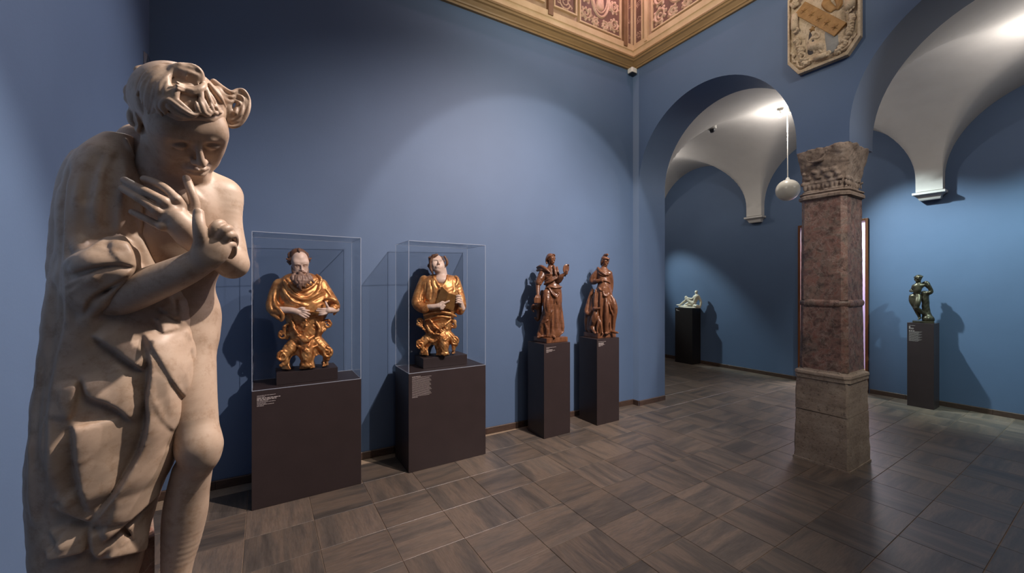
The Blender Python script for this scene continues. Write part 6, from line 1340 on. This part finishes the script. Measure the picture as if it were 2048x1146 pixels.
def arms():
    """stone coat of arms on the pier above the column: bend with letters of relief, swan, star, mane, garlands and scrolls"""
    yl, yr, zb, zt = 1.82, 1.275, 3.575, 4.40; W, H = yl - yr, zt - zb
    t = thing('coat_of_arms', (XW, (yl + yr)/2, zb), 'stone coat of arms with swan and gilt diagonal band, above the column', 'relief')
    X = lambda u, v, d: (-d, W/2 - u, v)
    k = .088; outl = [(k, 0), (W - k, 0), (W, k*1.35), (W, H - k), (W - k, H), (k, H), (0, H - k), (0, k*1.5)]
    inn = [(u + (.018 if u < W/2 else -.018), v + (.020 if v < H/2 else -.02)) for u, v in outl]
    b = MB(); n = 8
    b.loft([[X(u, v, 0) for u, v in outl], [X(u, v, .05) for u, v in outl], [X(u, v, .055) for u, v in inn], [X(u, v, .022) for u, v in inn]])
    b.build('frame_slab', M['armstone'], t, bevel=.003)
    to = lambda U, V, Hh: np.stack([-(.021 + Hh), W/2 - U, V], -1)
    inside = lambda U, V, Hh: Hh > .001
    def q(x, y):                                   # measured on the photograph, put back onto the plane of the slab
        r, up = (1560 + x/7.161 - 1024)/796.4, (573 - y/7.161)/796.4
        dx, dy = cos(YAW) + sin(YAW)*r, sin(YAW) - cos(YAW)*r; k_ = (XW - .045)/dx
        return (yl - dy*k_, 1.6 + up*k_ - zb)
    Lp = lambda L: [q(*p) for p in L]
    # shield ground, raised, with a concave outline
    sh = [(Lp([(290, 480), (420, 620), (430, 740)]), .004, 1)]
    relief_mesh('shield_ground', [(Lp([(330, 160), (330, 420)]), .085, .22), (Lp([(560, 60), (560, 700)]), .115, .22), (Lp([(760, 100), (760, 560)]), .085, .22), (Lp([(620, 560), (700, 740)]), .06, .25)], W, H, .005, M['armstone'], t, to, inside)
    relief_mesh('dark_field', [(Lp([(480, 430), (500, 700)]), [.045, .062], .33), (Lp([(560, 400), (590, 720)]), [.02, .03], .6)], W, H, .005, M['armdark'], t, lambda U, V, Hh: np.stack([-(.034 + Hh*.6), W/2 - U, V], -1), inside)
    relief_mesh('pale_field', [(Lp([(640, 420), (720, 560), (720, 700)]), [.03, .05, .04], .5), (Lp([(800, 520), (770, 640)]), [.02, .03], .5)], W, H, .005, M['armpale'], t, lambda U, V, Hh: np.stack([-(.034 + Hh*.6), W/2 - U, V], -1), inside)
    a = np.array(q(290, 120)); c = np.array(q(870, 430)); d = (c - a)/np.linalg.norm(c - a); nn = np.array([-d[1], d[0]])
    bb = MB(); e = .056
    bb.loft([[X(*(a + nn*e), .02), X(*(a - nn*e), .02), X(*(c - nn*e), .02), X(*(c + nn*e), .02)], [X(*(a + nn*e), .058), X(*(a - nn*e), .058), X(*(c - nn*e), .058), X(*(c + nn*e), .058)]])
    bb.build('diagonal_band', M['armgold'], t, bevel=.004)
    st = []
    for i in range(5):                             # worn leaf rosettes along the band
        p = a + (c - a)*(.12 + .19*i)
        st += [([p, p + np.array([cos(g_), sin(g_)])*.026], [.009, .004], 1) for g_ in np.linspace(.4*i, .4*i + 5.03, 5)] + [([p, p + d*.002], .011, 1.2)]
    relief_mesh('band_ornament', st, W, H, .004, M['armgold'], t, lambda U, V, Hh: np.stack([-(.0565 + Hh*1.2), W/2 - U, V], -1), inside)
    sq = lambda U, V, Hh: np.stack([-(.046 + Hh*1.3), W/2 - U, V], -1)
    relief_mesh('swan', [(Lp([(430, 650), (470, 660), (560, 660), (600, 690)]), [.02, .036, .034, .012], .7), (Lp([(440, 640), (430, 590), (480, 545), (550, 540), (565, 500), (530, 470), (490, 485)]), [.014, .011, .009, .009, .009, .009, .007], 1), (Lp([(490, 485), (440, 560), (400, 600)]), [.007, .004], 1)] + [(Lp([(470 + 8*i, 660 - 16*i), (540 + 10*i, 640 - 14*i), (610, 620 - 12*i)]), [.008, .007, .003], 1.1) for i in range(4)] + [(Lp([(480, 710), (500, 745)]), .008, 1), (Lp([(560, 715), (590, 750)]), .008, 1)], W, H, .004, M['armstone'], t, sq, inside)
    sx, sy = q(465, 415); relief_mesh('star', [([(sx, sy), (sx + .026*cos(k_), sy + .026*sin(k_))], [.012, .002], .8) for k_ in np.linspace(.3, 5.33, 5)], W, H, .003, M['armgold'], t, sq, inside)
    mane = [(Lp([(640 + 10*i, 0 - 12*i), (620 + 16*i, 70 - 8*i), (680 + 14*i, 140 - 10*i), (730 + 16*i, 170 - 10*i)]), [.010, .012, .010, .004], 1) for i in range(6)] + [(Lp([(800 + 20*i, -20), (830 + 14*i, 60), (800 + 12*i, 130)]), [.010, .012, .005], 1) for i in range(4)]
    relief_mesh('mane', mane, W, H, .004, M['armgold'], t, sq, inside)
    # garlands of fruit and leaves down both sides, rolled scrolls, ribbon ends
    rng = random.Random(3); g = []
    def garland(L, w0, w1):
        c_ = cr(np.array(Lp(L)), 6); N = len(c_)
        for i, p in enumerate(c_):
            wd = w0 + (w1 - w0)*i/N
            for _ in range(4):
                o = np.array([rng.uniform(-1, 1)*wd, rng.uniform(-.010, .010)]); r = rng.uniform(.007, .014)
                g.append(([p + o, p + o + np.array([rng.uniform(-.01, .01), rng.uniform(-.012, .004)])], [r, r*.7], 1.3))
    garland([(225, 550), (250, 640), (300, 760), (350, 850), (400, 900)], .012, .034); garland([(1030, 210), (1010, 330), (980, 440), (930, 560), (870, 670), (800, 750)], .012, .026)
    for L in ([(170, 820), (190, 880), (240, 890), (250, 940), (300, 960), (360, 930)], [(420, 870), (470, 860), (500, 800)], [(1080, 480), (1060, 530), (1010, 560), (980, 640), (930, 690), (880, 720)], [(150, 760), (190, 790), (170, 830)]): g.append((Lp(L), [.007, .010, .007], 1.2))
    relief_mesh('fruit_garland', g, W, H, .004, M['armstone'], t, lambda U, V, Hh: np.stack([-(.034 + Hh*1.5), W/2 - U, V], -1), inside)
    roll = lambda L, r: MB().tube([X(*q(x, y), d_) for x, y, d_ in L], r, 14)
    for L, r in (([(215, 220, .05), (215, 300, .055), (215, 400, .055), (225, 440, .05)], [.026, .030, .030, .028]), ([(490, 850, .045), (560, 820, .05), (680, 785, .052)], [.020, .026, .026]), ([(1010, -10, .05), (1010, 60, .055), (1005, 140, .052)], [.034, .036, .036]), ([(150, 60, .045), (200, 100, .05), (260, 60, .052), (250, 20, .05)], [.012, .018, .020, .014])):
        roll(L, r).build('scroll_roll', M['armstone'], t, smooth='all')
    for (x, y), r in (((230, 452), .024), ((1000, 150), .030), ((690, 783), .022), ((245, 20), .022)):
        u, v = q(x, y); relief_mesh('scroll_end', [([(a_ + u, b_ + v) for a_, b_ in spiral(0, 0, r, 0, 1.7, 1)], [.007, .004], 1)], W, H, .003, M['armstone'], t, lambda U, V, Hh: np.stack([-(.066 + Hh), W/2 - U, V], -1), inside)
M['armstone'] = m_rough('weathered_arms_stone', srgb(176, 156, 128), srgb(200, 180, 152), srgb(212, 194, 168), 12, 70, .3, .004)
M['armpale'] = simple('grey_heraldic_field', srgb(132, 134, 132), srgb(152, 152, 148), 12, .7, 0, .2)
M['armdark'] = simple('dark_heraldic_field', srgb(52, 50, 56), srgb(70, 66, 68), 12, .7, 0, .2)
M['armgold'] = simple('worn_gilt_stone', srgb(136, 100, 54), srgb(172, 132, 80), 22, .55, .15, .3, 90)
# ------------------------------------------------------------------ build everything, largest first
column()
youth()
frieze()
arms()
bust_bearded(); bust_youth()
woman_mirror(); woman_dog()
reclining(); bronze_nude()
